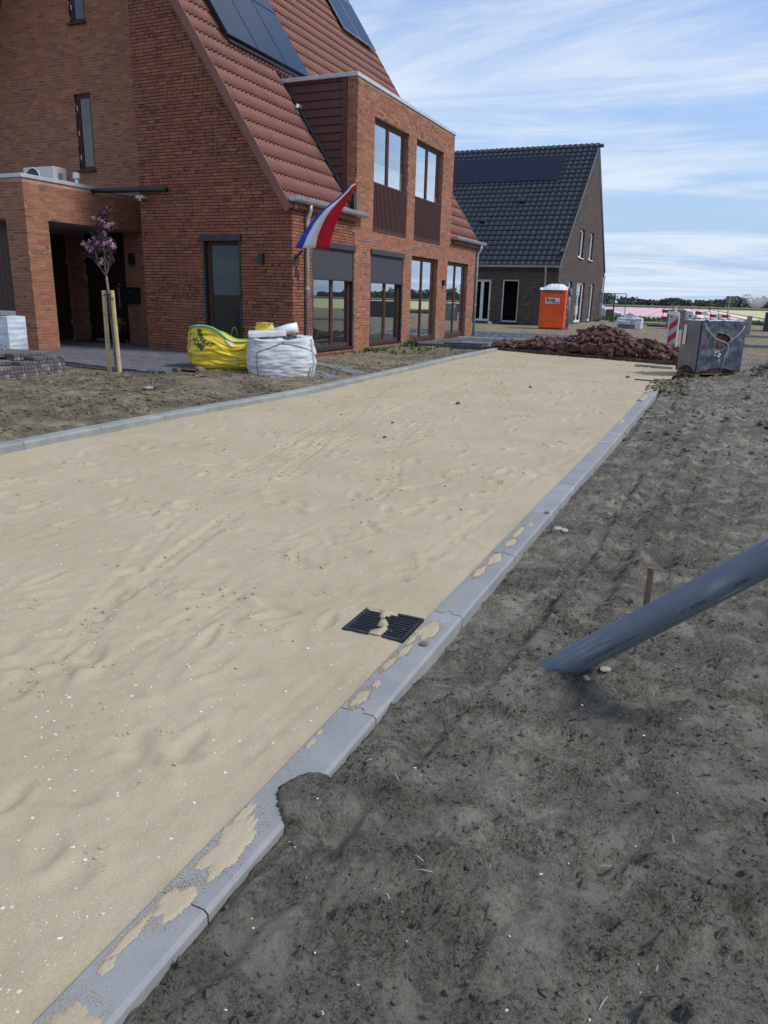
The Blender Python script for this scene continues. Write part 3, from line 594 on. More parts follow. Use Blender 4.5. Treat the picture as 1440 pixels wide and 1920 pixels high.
# straw and roots on the soil
V=[];F=[]
for i in range(60):
    x=r.uniform(-.9,1.6); y=.8+r.rand()**1.4*5; z=float(soil_h(np.array([x]),np.array([y]))[0])+.008; a=r.uniform(0,6.28); L=r.uniform(.008,.03); w=.0011; dx,dy=math.cos(a)*L,math.sin(a)*L
    b=len(V); V+=[(x-dx-dy/L*w,y-dy+dx/L*w,z),(x-dx+dy/L*w,y-dy-dx/L*w,z),(x+dy/L*w,y-dx/L*w,z+.006),(x-dy/L*w,y+dx/L*w,z+.006),(x+dx+dy/L*w,y+dy,z),(x+dx-dy/L*w,y+dy,z)]; F+=[(b,b+1,b+2,b+3),(b+3,b+2,b+4,b+5)]
me=bpy.data.meshes.new('straw'); me.from_pydata(V,[],F); me.materials.append(STONE); mobj('straw_and_roots',me,kind='stuff',label='thin pale straws and roots lying on the dark soil',cat='straw')
# individual stones one can point to
def stone(x,y,s,label,mat=STONE,hf=soil_h,flat=.6,z=None):
    import bmesh
    bm=bmesh.new(); bmesh.ops.create_icosphere(bm,subdivisions=2,radius=s)
    rr=random.Random(label)
    o3=Vector((rr.random()*9,rr.random()*9,rr.random()*9))
    for v in bm.verts: v.co*=1+.55*noise.noise(v.co/s*.9+o3); v.co.z*=flat
    me=bpy.data.meshes.new('stone'); bm.to_mesh(me); bm.free(); me.materials.append(mat)
    for p in me.polygons: p.use_smooth=False
    zz=float(hf(np.array([x]),np.array([y]))[0]) if z is None else z
    o=mobj('stone',me,label=label,cat='stone',mat=Matrix.Translation((x,y,zz+s*flat*.5)))
stone(-.893,4.99,.036,'left of two pale stones beside the grey kerb')
stone(-.842,4.975,.030,'right of two pale stones beside the grey kerb')
stone(-.889,1.938,.010,'small white pebble on dark soil by the kerb below the drain')
stone(-1.047,2.84,.022,'flat reddish stone lying on the kerb beside the drain grate',PEG,None,.30,.006)
stone(-1.02,5.24,.020,'small brown stone lying on the kerb above two pale stones',PEG,None,.5,.006)
stone(-.27,2.93,.020,'whitish stone tucked under the grey pipe near its lower end')
stone(-.33,2.86,.016,'small grey stone just under the lower end of the grey pipe')
stone(-7.15,8.0,.07,'grey lump of concrete in the yard before the young tree',KERB2,yard_h,.45)

# ============================================================ KERBS
def kerb_line(name,label_kind,xin,xout,y0,n,L,top,mat,face_drop,tongue=True,dx=None,bev=.012):
    root=MB(); root.box(xin+.02,xout-.02,y0-.2,y0+n*L,-.30,-.12); rt=root.build(name,MO_D,kind='structure')
    for i in range(n):
        ya=y0+i*L; yb=ya+L-.006
        c=.5*(ya+yb); z=float(road_h(c))+top; SH=(lambda yy:0) if dx is None else (lambda yy:float(dx(yy)))
        sl=float(road_h(yb)-road_h(ya)); jit=random.uniform(-.002,.002)
        out=[(xin,ya)]
        xm=.5*(xin+xout); w=.020
        def arc(yc,sgn=1): return [(xm-w*math.cos(t),yc+sgn*.030*math.sin(t)) for t in np.linspace(0,math.pi,7)]
        A=[(xin,ya)]+(arc(ya) if tongue else [])+[(xout,ya)]; B=[(xout,yb)]+([(a,b) for a,b in reversed(arc(yb))] if tongue else [])+[(xin,yb)]
        poly=A+B; m=MB(); k=len(poly)
        def zz(y): return z+sl*((y-c)/L)+jit
        ins=[]   # inner outline for the chamfer
        for a,b in poly:
            ia=min(max(a,xin+.004),xout-bev); ins.append((ia,b))
        vs=[(a+SH(b),b,-.12) for a,b in poly]+[(a+SH(b),b,zz(b)-bev*.9 if a>=xout-1e-6 else zz(b)-.003) for a,b in poly]+[(a+SH(b),b,zz(b)) for a,b in ins]
        fs=[(j,(j+1)%k,k+(j+1)%k,k+j) for j in range(k)]+[(k+j,k+(j+1)%k,2*k+(j+1)%k,2*k+j) for j in range(k)]
        m.add(vs,fs,0,random.random()); m.add([vs[2*k+j] for j in range(k)],[tuple(range(k))],0,m.r[-1])
        m.build('kerb_stone',mat,rt)
    return rt
kerb_line('kerb',None,KR0,KR1,-1.81,15,1.005,.004,KERB,.1,dx=kr)
# left kerb follows its curve
rt=MB().box(-6.2,-6.1,3,4,-.35,-.3).build('kerb',MO_D,kind='structure')
y=-3.0
while y<20.0:
    ya,yb=y,y+.994; xa,xb=float(kx(ya)),float(kx(yb)); za=float(road_h(ya))+.065; zb=float(road_h(yb))+.065; m=MB(); w=.15
    vs=[(xa,ya,-.2),(xb,yb,-.2),(xb-w,yb,-.2),(xa-w,ya,-.2),(xa,ya,za-.02),(xb,yb,zb-.02),(xb-.022,yb,zb),(xa-.022,ya,za),(xb-w,yb,zb),(xa-w,ya,za)]
    m.add(vs,[(0,1,5,4),(4,5,6,7),(7,6,8,9),(9,8,2,3),(0,4,7,9,3),(1,2,8,6,5)],0,random.random()); m.build('kerb_stone',KERB2,rt); y+=1.0
# spilled sand on the right kerb and the tongue of soil over it
def blob(name,pts,mat,label,cat,thick=.004,dome=0,seed=0):
    m=MB(); rr=random.Random(seed)
    for (x,y,rx,ry) in pts:
        n=90; c=Vector((x,y)); ring=[]
        ph=rr.random()*50
        for j in range(n):
            a=2*math.pi*j/n; k=1+.50*noise.noise(Vector((math.cos(a)*1.6+ph,math.sin(a)*1.6,y*3)))+.20*noise.noise(Vector((math.cos(a)*5+ph,math.sin(a)*5,y)))+.09*noise.noise(Vector((math.cos(a)*13+ph,math.sin(a)*13,y)))
            ring.append((x+rx*k*math.cos(a),y+ry*k*math.sin(a)))
        zr=float(road_h(y))+.0045
        vs=[(x,y,zr+thick+dome)]
        for t,zt_ in ((.6,thick+dome*.75),(.9,thick*.8+dome*.3),(1,-.001)):
            for a,b in ring:
                xx=min(max(x+(a-x)*t,KR0+.004),KR1-.010 if dome==0 else 9); vs.append((xx,y+(b-y)*t,zr+zt_))
        fs=[(0,1+j,1+(j+1)%n) for j in range(n)]
        for q in range(2):
            fs+=[(1+q*n+j,1+(q+1)*n+j,1+(q+1)*n+(j+1)%n,1+q*n+(j+1)%n) for j in range(n)]
        m.add(vs,fs)
    o=m.build(name,mat,kind='stuff',smooth=True); return tag(o,label,cat)
blob('spilled_sand',[(-1.075,1.42,.045,.13),(-1.085,1.18,.035,.06),(-1.11,1.06,.012,.07),(-1.10,.97,.014,.03),(-1.06,.83,.05,.06),(-1.12,1.55,.014,.05),
  (-1.10,2.30,.022,.07),(-1.09,2.42,.015,.03),(-1.12,1.95,.010,.03),(-1.125,2.02,.008,.02),(-1.115,2.60,.016,.06),(-1.10,2.74,.018,.06),(-1.08,2.98,.045,.09),(-1.115,2.86,.014,.05),
  (-1.085,4.1,.03,.12),(-1.10,3.85,.02,.10),(-1.075,4.45,.028,.08),(-1.09,4.68,.02,.12),(-1.06,4.9,.02,.05),(-1.04,12.4,.05,.6),(-1.07,9.9,.03,.3),(-1.03,13.4,.07,.5)],SAND,'thin patches of pale sand spilled on the kerb','sand patches',.002,seed=3)

gp=[];gs=[]
for (x,y,rx,ry) in [(-1.075,1.42,.045,.13),(-1.085,1.18,.035,.06),(-1.11,1.06,.012,.07),(-1.06,.83,.05,.06),(-1.10,2.30,.022,.07),(-1.08,2.98,.045,.09),(-1.115,2.60,.016,.06),(-1.10,2.74,.018,.06),(-1.085,4.1,.03,.12),(-1.10,3.85,.02,.10),(-1.075,4.45,.028,.08),(-1.09,4.68,.02,.12)]:
    for _ in range(420):
        a=r.uniform(0,6.28); k_=1+abs(r.normal())*.32; xx=x+rx*k_*math.cos(a); yy=y+ry*k_*math.sin(a)
        if KR0+.003<xx<KR1-.012: gp.append((xx,yy,float(road_h(yy))+.0052)); gs.append(r.uniform(.0007,.0019))
for _ in range(2600):
    yy=.7+r.rand()**1.4*9; xx=KR0+.004+abs(r.normal())*.03
    if xx<KR1-.012: gp.append((xx+float(kr(yy)),yy,float(road_h(yy))+.005)); gs.append(r.uniform(.0007,.0017))
ico_lumps('sand_grains',gp,gs,SAND,'scattered sand grains dusting the inner edge of the kerb','sand grains',.7,14)
# ============================================================ DRAIN GRATE
g=thing('drain_grate','black cast iron drain grate half covered by sand beside the kerb','drain grate',(-1.31,2.98,-.02))
m=MB(); zc=-.004
m.box(GR[0],GR[1],GR[2],GR[2]+.018,-.05,zc); m.box(GR[0],GR[1],GR[3]-.018,GR[3],-.05,zc); m.box(GR[0],GR[0]+.022,GR[2]+.018,GR[3]-.018,-.05,zc); m.box(GR[1]-.012,GR[1],GR[2]+.018,GR[3]-.018,-.05,zc)
m.build('grate_frame',IRON,g,bevel=.002)
ys=np.linspace(GR[2]+.018,GR[3]-.018,11)
for a,b in zip(ys[:-1],ys[1:]):
    MB().box(GR[0]+.022,GR[1]-.012,a+.002,a+.014,-.045,zc-.003).build('grate_bar',IRON,g,bevel=.003)
MB().box(GR[0]+.01,GR[1]-.01,GR[2]+.01,GR[3]-.01,-.062,-.058).build('gully_pit',BLACK,g)

# ============================================================ BRICKWORK
CP=.0625
class Bricks:
    def __init__(s): s.rec=[]
    def lay(s,P0,U,N,z0,z1,span,holes=(),style='B',pr=.004,seed=0,bl=.21):
        P0=Vector(P0);U=Vector(U);N=Vector(N); rr=random.Random(seed); n=int((z1-z0)/CP); j=.010
        off=0
        for i in range(n):
            z=z0+i*CP; a,b=span(z+.03)
            if style=='A':
                if i%2==0: off=rr.choice([0,.055,.11,.165])+rr.uniform(-.01,.01)
            else: off=rr.uniform(0,.22)
            iv=[(a,b)]
            for (h0,h1,q0,q1) in holes:
                if z+.045>q0 and z+.006<q1:
                    nv=[]
                    for (c,d) in iv:
                        if h1<=c or h0>=d: nv.append((c,d)); continue
                        if h0>c: nv.append((c,h0))
                        if h1<d: nv.append((h1,d))
                    iv=nv
            for (c,d) in iv:
                if d-c<.03: continue
                x=math.floor((c-off)/(bl+j))*(bl+j)+off
                while x<d:
                    L=bl; 
                    if rr.random()<.10: L=.10
                    s0=max(x,c); s1=min(x+L,d)
                    if s1-s0>.035:
                        ctr=P0+U*(.5*(s0+s1))+Vector((0,0,z+.0255))+N*(pr+rr.uniform(-.0015,.002)-.03)
                        s.rec.append((ctr,U,N,s1-s0,.0510 if style!='A' else .0500,rr.random()))
                    x+=L+j
    def soldier(s,P0,U,N,z0,z1,u0,u1,pr=.004,seed=0):
        P0=Vector(P0);U=Vector(U);N=Vector(N); rr=random.Random(seed); u=u0
        while u+.05<u1:
            ctr=P0+U*(u+.0255)+Vector((0,0,.5*(z0+z1)))+N*(pr+rr.uniform(-.001,.002)-.03); s.rec.append((ctr,U,N,.051,z1-z0,rr.random())); u+=.0625
    def finish(s,parent,mat,nobj=300,name='brick',keep=None):
        unit=MB().box(-.5,.5,-.5,.5,-.5,.5); 
        sc=[(score(r[0])*(r[3]*r[4]/.0105)**.5,i) for i,r in enumerate(s.rec)]; sc.sort(reverse=True)
        top=set(i for q,i in sc[:nobj] if q>0)
        me=unit.mesh(name,mat); V=[];F=[];RN=[]
        cube=np.array([(-1,-1,-1),(1,-1,-1),(1,1,-1),(-1,1,-1),(-1,-1,1),(1,-1,1),(1,1,1),(-1,1,1)],float)*.5
        fc=np.array([(3,2,1,0),(4,5,6,7),(0,1,5,4),(1,2,6,5),(2,3,7,6),(3,0,4,7)])
        rest=[r for i,r in enumerate(s.rec) if i not in top]
        for i in top:
            c,U,N,L,h,rn=s.rec[i]; B=Vector((0,0,1)).cross(U)
            o=mobj(name,me,parent,mat=frame(U,B,(0,0,1),c,(L,.06,h)))
        if rest:
            n=len(rest); C=np.array([tuple(r[0]) for r in rest]); U=np.array([tuple(r[1]) for r in rest]); L=np.array([r[3] for r in rest]); h=np.array([r[4] for r in rest]); rn=np.array([r[5] for r in rest])
            B=np.cross(np.array([[0,0,1.]]),U)
            V=C[:,None,:]+cube[None,:,0:1]*(U*L[:,None])[:,None,:]+cube[None,:,1:2]*(B*.06)[:,None,:]+cube[None,:,2:3]*h[:,None,None]*np.array([0,0,1.])
            F=fc[None]+8*np.arange(n)[:,None,None]
            me2=np_mesh(name+'_courses',V.reshape(-1,3),F.reshape(-1,4),mat,np.repeat(rn,6)); mobj(name+'_courses',me2,parent,kind='stuff')
def wall_mesh(m,P0,U,N,us,zs,holes,top=None,th=.10,mi=0):
    P0=Vector(P0);U=Vector(U);N=Vector(N)
    us=sorted(set([us[0],us[1]]+[h for q in holes for h in q[:2] if us[0]<h<us[1]]+(list(top[1]) if top else []))); zs=sorted(set([zs[0],zs[1]]+[h for q in holes for h in q[2:] if zs[0]<h<zs[1]]))
    T=(top[0] if top else (lambda u:1e9))
    for a,b in zip(us[:-1],us[1:]):
        for c,d in zip(zs[:-1],zs[1:]):
            mu,mz=.5*(a+b),.5*(c+d)
            if any(h[0]<mu<h[1] and h[2]<mz<h[3] for h in holes): continue
            ta,tb=min(d,T(a)),min(d,T(b))
            if ta<=c and tb<=c: continue
            ta=max(ta,c);tb=max(tb,c)
            f=lambda u,z,n: P0+U*u+Vector((0,0,z))+N*n
            q=[f(a,c,0),f(b,c,0),f(b,c,-th),f(a,c,-th),f(a,ta,0),f(b,tb,0),f(b,tb,-th),f(a,ta,-th)]
            if U.cross(Vector((0,0,1))).dot(N)<0: q=[q[1],q[0],q[3],q[2],q[5],q[4],q[7],q[6]]
            m.hexa(q,mi)
def window(parent,P0,U,N,u0,u1,z0,z1,back,fm,fw=.06,mulls=(),depth=.07,glass=GLASS,sill=None,lower=None,name='window',sash=True):
    P0=Vector(P0);U=Vector(U);N=Vector(N); O=P0-N*back
    def bar(m,a,b,c,d,n0=0,n1=None):
        n1=depth if n1 is None else n1
        m.obox(O+U*(.5*(a+b))+Vector((0,0,.5*(c+d)))-N*(.5*(n0+n1)),U*(.5*(b-a)),N*(.5*(n1-n0)),Vector((0,0,.5*(d-c))))
    m=MB(); bar(m,u0,u1,z1-fw,z1); bar(m,u0,u1,z0,z0+fw); bar(m,u0,u0+fw,z0+fw,z1-fw); bar(m,u1-fw,u1,z0+fw,z1-fw)
    xs=[u0+fw]
    for q in mulls: bar(m,q-fw*.6,q+fw*.6,z0+fw,z1-fw); xs+=[q-fw*.6,q+fw*.6]
    xs.append(u1-fw)
    f=m.build(name,fm,parent,bevel=.004,segs=1)
    for i in range(0,len(xs),2):
        a,b=xs[i],xs[i+1]; c,d=z0+fw,z1-fw
        if sash:
            s=MB(); w=.035
            bar(s,a,b,c,c+w,.012,.055); bar(s,a,b,d-w,d,.012,.055); bar(s,a,a+w,c+w,d-w,.012,.055); bar(s,b-w,b,c+w,d-w,.012,.055); s.build('sash',fm,f)
            a+=w;b-=w;c+=w;d-=w
        p=MB(); bar(p,a,b,c,d,.030,.036); p.build('pane',glass,f)
        if lower:
            p=MB(); bar(p,a,b,c,c+(d-c)*lower,.024,.028); p.build('window_film',GLASSW,f)
    if sill is not None:
        s=MB(); s.obox(P0+U*(.5*(u0+u1))+Vector((0,0,z0-.02))+N*.0-N*(back*.5-.03),U*(.5*(u1-u0)+.03),N*(.5*back+.05),Vector((0,0,.02))); s.build('window_sill',sill,f)
    return f
def curtain(parent,x,ya,yb,z0,z1,mat=CURT,axis='y'):
    n=int(abs(yb-ya)/.03)+2; V=[];F=[]
    for i in range(n):
        t=ya+(yb-ya)*i/(n-1); o=x+.02*math.sin(t*42); 
        V+=[(o,t,z0),(o,t,z1)] if axis=='y' else [(t,o,z0),(t,o,z1)]
    for i in range(n-1): F.append((2*i,2*i+2,2*i+3,2*i+1))
    m=MB(); m.add(V,F); return m.build('curtain',mat,parent,smooth=True)
def tile_mesh(name,w,L,amp,rolls,mat,per=6,gap=.0):
    m=MB(); n=rolls*per; V=[];th=.017; rise=.040
    for i in range(n+1):
        u=-w/2+(w+.008)*i/n; h=amp*(.5-.5*math.cos(2*math.pi*rolls*i/n))**1.8
        V+=[(u,0,h+rise),(u,L+.03,h),(u,0,h+rise-th)]
    F=[]
    for i in range(n):
        a=3*i;b=3*i+3; F+=[(a,b,b+1,a+1),(a+2,b+2,b,a)]
    m.add(V,F); me=m.mesh(name,mat); me.polygons.foreach_set('use_smooth',[i%2==0 for i in range(len(me.polygons))]); return me
def tiles(parent,O,U,S,N,nu,ns,w,pitch,keep,amp,rolls,mat,nobj=300):
    me=tile_mesh('roof_tile',w,pitch,amp,rolls,mat,per=8); O=Vector(O);U=Vector(U);S=Vector(S);N=Vector(N)
    pos=[]
    for j in range(ns):
        for i in range(nu):
            p=O+U*((i+.5)*w)+S*(j*pitch)
            if keep(p,i,j): pos.append(p+N*random.uniform(0,.003))
    sc=sorted([(score(p+S*.15),k) for k,p in enumerate(pos)],reverse=True); top=[k for q,k in sc[:nobj] if q>0]; ts=set(top)
    for k in top: mobj('roof_tile',me,parent,mat=frame(U,S,N,pos[k]))
    rest=[pos[k] for k in range(len(pos)) if k not in ts]
    if rest:
        bv=np.zeros(len(me.vertices)*3); me.vertices.foreach_get('co',bv); bv=bv.reshape(-1,3); bf=np.array([tuple(p.vertices) for p in me.polygons]); A=np.array([tuple(U),tuple(S),tuple(N)])
        W=bv@A; V=W[None]+np.array([tuple(p) for p in rest])[:,None,:]; F=bf[None]+len(bv)*np.arange(len(rest))[:,None,None]
        m2=np_mesh('roof_tile_field',V.reshape(-1,3),F.reshape(-1,4),mat,np.repeat(np.random.rand(len(rest)),len(bf)),smooth=False); 
        m2.polygons.foreach_set('use_smooth',np.tile([i%2==0 for i in range(len(bf))],len(rest))); mobj('roof_tile_field',m2,parent,kind='stuff')
def gutter(parent,x,z,y0,y1,axis='y',out=1,r=.085):
    m=MB(); n=9; V=[];F=[]
    for s_,d in ((0,y0),(1,y1)):
        for q in range(n):
            a=math.pi*(q/(n-1)); V.append((x-out*r*math.cos(a)*1.0,d,z-r*math.sin(a)) if axis=='y' else (d,x-out*r*math.cos(a),z-r*math.sin(a)))
        for q in range(n):
            a=math.pi*(1-q/(n-1)); V.append((x-out*(r-.006)*math.cos(a),d,z-(r-.006)*math.sin(a)) if axis=='y' else (d,x-out*(r-.006)*math.cos(a),z-(r-.006)*math.sin(a)))
    k=2*n
    for q in range(k): F.append((q,(q+1)%k,k+(q+1)%k,k+q))
    F.append(tuple(range(n))[::-1]); F.append(tuple(k+q for q in range(n)))
    m.add(V,F); 
    e=(lambda d:(x+out*r,d,z+.004)) if axis=='y' else (lambda d:(d,x+out*r,z+.004))
    m.tube([e(y0),e(y1)],.010,8)
    g_=m.build('gutter',ZINC,parent,fix=True)
    k=y0+1.1
    while k<y1:
        b=MB(); 
        if axis=='y': b.tube([(x+r*math.cos(a),k,z-r*math.sin(a)) for a in np.linspace(-.1,math.pi+.1,9)],.006,5)
        else: b.tube([(k,x+r*math.cos(a),z-r*math.sin(a)) for a in np.linspace(-.1,math.pi+.1,9)],.006,5)
        b.build('gutter_bracket',ZINC,g_); k+=1.15
    return g_
def downpipe(parent,pts,r,joints):
    m=MB(); m.tube(pts,r,12); p=m.build('drainpipe',ZINC,parent,smooth=True)
    for c in joints: MB().tube([(c[0],c[1],c[2]-.03),(c[0],c[1],c[2]+.03)],r+.008,12).build('pipe_collar',ZINC,p,smooth=False)

# ============================================================ MAIN HOUSE
FX=-8.15; GY=13.5; WY=14.95; SLP=1.51
def zr(x): return 3.33+SLP*(-8.2-x)
RID=-14.3
H=thing('brick_house','red brick house with a steep red tiled roof, flat-roofed dormer and solar panels','house',(FX,GY,.2))
B=Bricks(); mA=MB()
bA=Bricks(); bB=Bricks()
X,Y_,Z_=(1,0,0),(0,1,0),(0,0,1); nX,nY=(-1,0,0),(0,-1,0)
G1=(14.31,16.27,.31,2.59); G2=(17.17,19.22,.31,2.59); G3=(19.80,21.85,.29,2.59); G4=(22.72,24.74,.29,2.59); W1=(17.26,19.34,3.04,5.525); W2=(19.88,21.95,3.04,5.525)
# facade
mo=MB(); wall_mesh(mo,(FX-.006,0,0),Y_,X,(GY,16.3),(.02,3.2),[G1]); mo.build('wall',MO_A,H)
mo=MB(); wall_mesh(mo,(FX-.001,0,0),Y_,X,(16.3,25.5),(.02,3.2),[G2,G3,G4,(17.26,19.34,3.04,9),(19.88,21.95,3.04,9)]); wall_mesh(mo,(FX-.001,0,0),Y_,X,(16.35,22.85),(3.2,6.13),[W1,W2]); mo.build('wall',MO_B,H)
bA.lay((FX,0,0),Y_,X,.03,3.2,lambda z:(GY,16.29),[G1],'A',seed=1)
bB.lay((FX,0,0),Y_,X,.03,3.2,lambda z:(16.30,25.5),[G2,G3,G4,(17.26,19.34,3.04,9),(19.88,21.95,3.04,9)],'B',seed=2)
bB.lay((FX,0,0),Y_,X,.03+50*CP,6.14,lambda z:(16.35,22.85),[W1,W2],'B',seed=3)
bA.soldier((FX-.02,0,0),Y_,X,.10,.30,14.31,16.27,seed=4); bB.soldier((FX-.02,0,0),Y_,X,.10,.30,17.17,19.22,seed=5)
m=MB(); m.box(FX-.1,FX-.024,14.31,16.27,.0,.31); m.box(FX-.1,FX-.024,17.17,19.22,0,.31); m.box(FX-.1,FX-.024,19.8,21.85,0,.29); m.box(FX-.1,FX-.024,22.72,24.74,0,.29); m.build('plinth',MO_A,H)
# jambs (reveals) of the openings, laid with header bricks
for (a,b,c,d) in (G1,G2,G3,G4,W1,W2):
    bb=bA if b<17 else bB
    bb.lay((FX-.115,b,0),X,nY,.03+math.ceil((c-.03)/CP)*CP-CP,d,lambda z:(0,.112),[],'B',pr=.003,seed=int(b*10))
    bb.lay((FX-.115,a,0),X,Y_,.03+math.ceil((c-.03)/CP)*CP-CP,d,lambda z:(0,.112),[],'B',pr=.003,seed=int(a*10))
    MB().box(FX-.115,FX-.004,a,b,d+.001,d+.02).build('lintel',BR_B if bb is bB else BR_A,H)
# gable
GW=(-10.34,-9.38,.30,2.65); tt=lambda u:zr(u)-.17
mo=MB(); wall_mesh(mo,(0,GY+.006,0),X,nY,(-11.95,FX-.008),(.02,9.2),[GW],top=(tt,[-8.15-i*.4 for i in range(10)])); mo.build('wall',MO_A,H)
bA.lay((0,GY,0),X,nY,.03,9.0,lambda z:(-11.95,min(FX,(3.33-.20-z)/SLP-8.2) if z>3.05 else FX),[GW],'A',seed=6)
bA.lay((GW[1],0,0),Y_,nX,.28,2.66,lambda z:(GY,GY+.11),[],'B',pr=.003,seed=7)
# left wing wall, set back
DR=(-15.16,-13.84,.2,2.84); WA=(-15.06,-14.55,4.28,5.97); WB=(-15.0,-14.52,7.44,9.3)
mo=MB(); wall_mesh(mo,(0,WY+.001,0),X,nY,(-20.2,-11.95),(.02,12.4),[DR,WA,WB],top=(lambda u:min(zr(u),zr(2*RID-u))-.17,[RID]+[RID+i*.8 for i in range(-6,3)])); mo.box(-11.95,-11.85,GY+.1,WY+.1,.02,9.0); mo.build('wall',MO_B,H)
def wspan(z): 
    hx=(3.13-z)/SLP-8.2; return (max(-20.2,2*RID-hx),min(-11.95,hx))
bB.lay((0,WY,0),X,nY,.03,12.2,wspan,[DR,WA,WB],'B',seed=8)
bA.lay((-11.95,0,0),Y_,nX,.03,9.0,lambda z:(GY,WY),[],'A',seed=9)
for (a,b,c,d) in (WA,WB): bB.lay((b,0,0),Y_,nX,.03+math.ceil((c-.03)/CP)*CP-CP,d,lambda z:(WY,WY+.1),[],'B',pr=.003,seed=int(-b*7))
# porch and garage wing
PX=-13.2; PY=11.55; PT=3.6
PO=(12.11,14.95,0,2.84); GO=(-16.9,-13.76,0,2.84)
mo=MB(); wall_mesh(mo,(PX-.001,0,0),Y_,X,(PY+.1,WY),(.02,PT),[PO]); wall_mesh(mo,(0,PY+.001,0),X,nY,(-20.2,PX-.001),(.02,PT),[GO]); mo.box(-13.75,-13.3,12.0,12.105,.02,2.85); mo.box(-13.755,-13.655,PY+.1,12.0,.02,2.85); mo.build('wall',MO_B,H)
bB.lay((PX,0,0),Y_,X,.03,PT-.03,lambda z:(PY,WY),[PO],'B',seed=10); bB.lay((0,PY,0),X,nY,.03,PT-.03,lambda z:(-18.5,PX),[GO],'B',seed=11)
bB.lay((0,12.105,0),X,Y_,.03,2.83,lambda z:(-13.75,PX),[],'B',seed=12); bB.lay((-13.757,0,0),Y_,nX,.03,2.83,lambda z:(PY,12.1),[],'B',seed=13)
mo=MB(); wall_mesh(mo,(-15.70,0,0),Y_,X,(12.1,WY),(.02,2.84),[(14.02,14.9,0,2.80)]); mo.build('wall',MO_B,H)
bB.lay((-15.697,0,0),Y_,X,.03,2.83,lambda z:(12.1,WY),[(14.02,14.9,0,2.80)],'B',seed=14)
rf=MB().box(-20.2,PX-.11,PY+.11,WY-.01,2.84,3.55).build('porch_roof',ZTRIM,H)
m=MB(); m.box(-20.2,PX+.025,PY-.025,PY+.09,PT,PT+.075); m.box(PX-.09,PX+.025,PY+.09,WY-.005,PT,PT+.075); m.build('roof_trim',ZTRIM,rf,bevel=.006)
# garage doors, board by board
gd=MB().box(-16.95,-13.70,12.02,12.06,.15,2.9).build('garage_door',BROWND,H)
x=-16.9
while x<-13.8: MB().box(x+.004,x+.146,11.995,12.02,.22,2.84).build('board',BROWND,gd); x+=.15
da=MB().box(-15.80,-15.74,14.0,14.92,.15,2.82).build('side_door',BROWND,H)
y=14.03
while y<14.88: MB().box(-15.74,-15.715,y+.003,y+.121,.24,2.79).build('board',BROWND,da); y+=.124
MB().tube([(-15.66,14.12,1.15),(-15.66,14.12,1.32)],.012,8).build('handle',ZINC,da)
for zz in (.6,2.1): MB().box(-15.712,-15.69,14.86,14.885,zz,zz+.12).build('hinge',ZINC,da)
df=MB(); df.box(-15.16,-15.09,WY+.04,WY+.12,.2,2.86); df.box(-13.93,-13.84,WY+.02,WY+.12,.2,2.86); df.box(-15.09,-13.93,WY+.04,WY+.12,2.78,2.86); df=df.build('front_door_frame',BLACK,H)
fd=MB().box(-15.09,-14.02,WY+.07,WY+.11,.26,2.78).build('front_door',BROWND,df); MB().box(-14.02,-13.93,WY+.05,WY+.11,.26,2.78).build('side_panel',BLACK,df)
x=-15.08
for i in range(8): MB().box(x+.004,x+.126,WY+.055,WY+.07,.30,2.76).build('board',BROWND,df); x+=.131
MB().tube([(-14.11,WY+.01,1.05),(-14.11,WY+.01,1.55)],.014,8).build('handle',ZINC,df); MB().tube([(-14.11,WY+.05,1.62),(-14.11,WY+.03,1.62)],.022,10).build('lock',ZINC,df)
# wing windows
for q,s in ((WA,True),(WB,True)):
    f=window(H,(0,WY,0),X,nY,q[0],q[1],q[2],q[3],.05,BROWN,.06,sill=BROWN)
    for zz in (.18,.5,.82): MB().box(q[0]+.035,q[0]+.05,WY+.025,WY+.045,q[2]+(q[3]-q[2])*zz-.05,q[2]+(q[3]-q[2])*zz+.05).build('hinge',WHITE,f)
# gable window with black screen box
f=window(H,(0,GY,0),X,nY,GW[0]+.05,GW[1]-.03,GW[2],GW[3]-.12,.08,BROWN,.055)
m=MB(); m.box(GW[0]-.06,GW[1]+.03,GY-.055,GY+.06,GW[3]-.13,GW[3]); m.build('screen_box',BLACK,f,bevel=.008)
MB().box(GW[0],GW[0]+.05,GY-.02,GY+.08,GW[2],GW[3]-.13).build('screen_rail',BLACK,f); MB().box(GW[1]-.035,GW[1]-.001,GY-.02,GY+.08,GW[2],GW[3]-.13).build('screen_rail',BLACK,f)
curtain(H,GY+.30,GW[0]+.10,GW[0]+.26,.3,2.5,axis='x')
MB().box(GW[0]+.1,GW[1]-.05,GY+.42,GY+.46,1.05,1.95).build('window_blind',SCREEN,H)
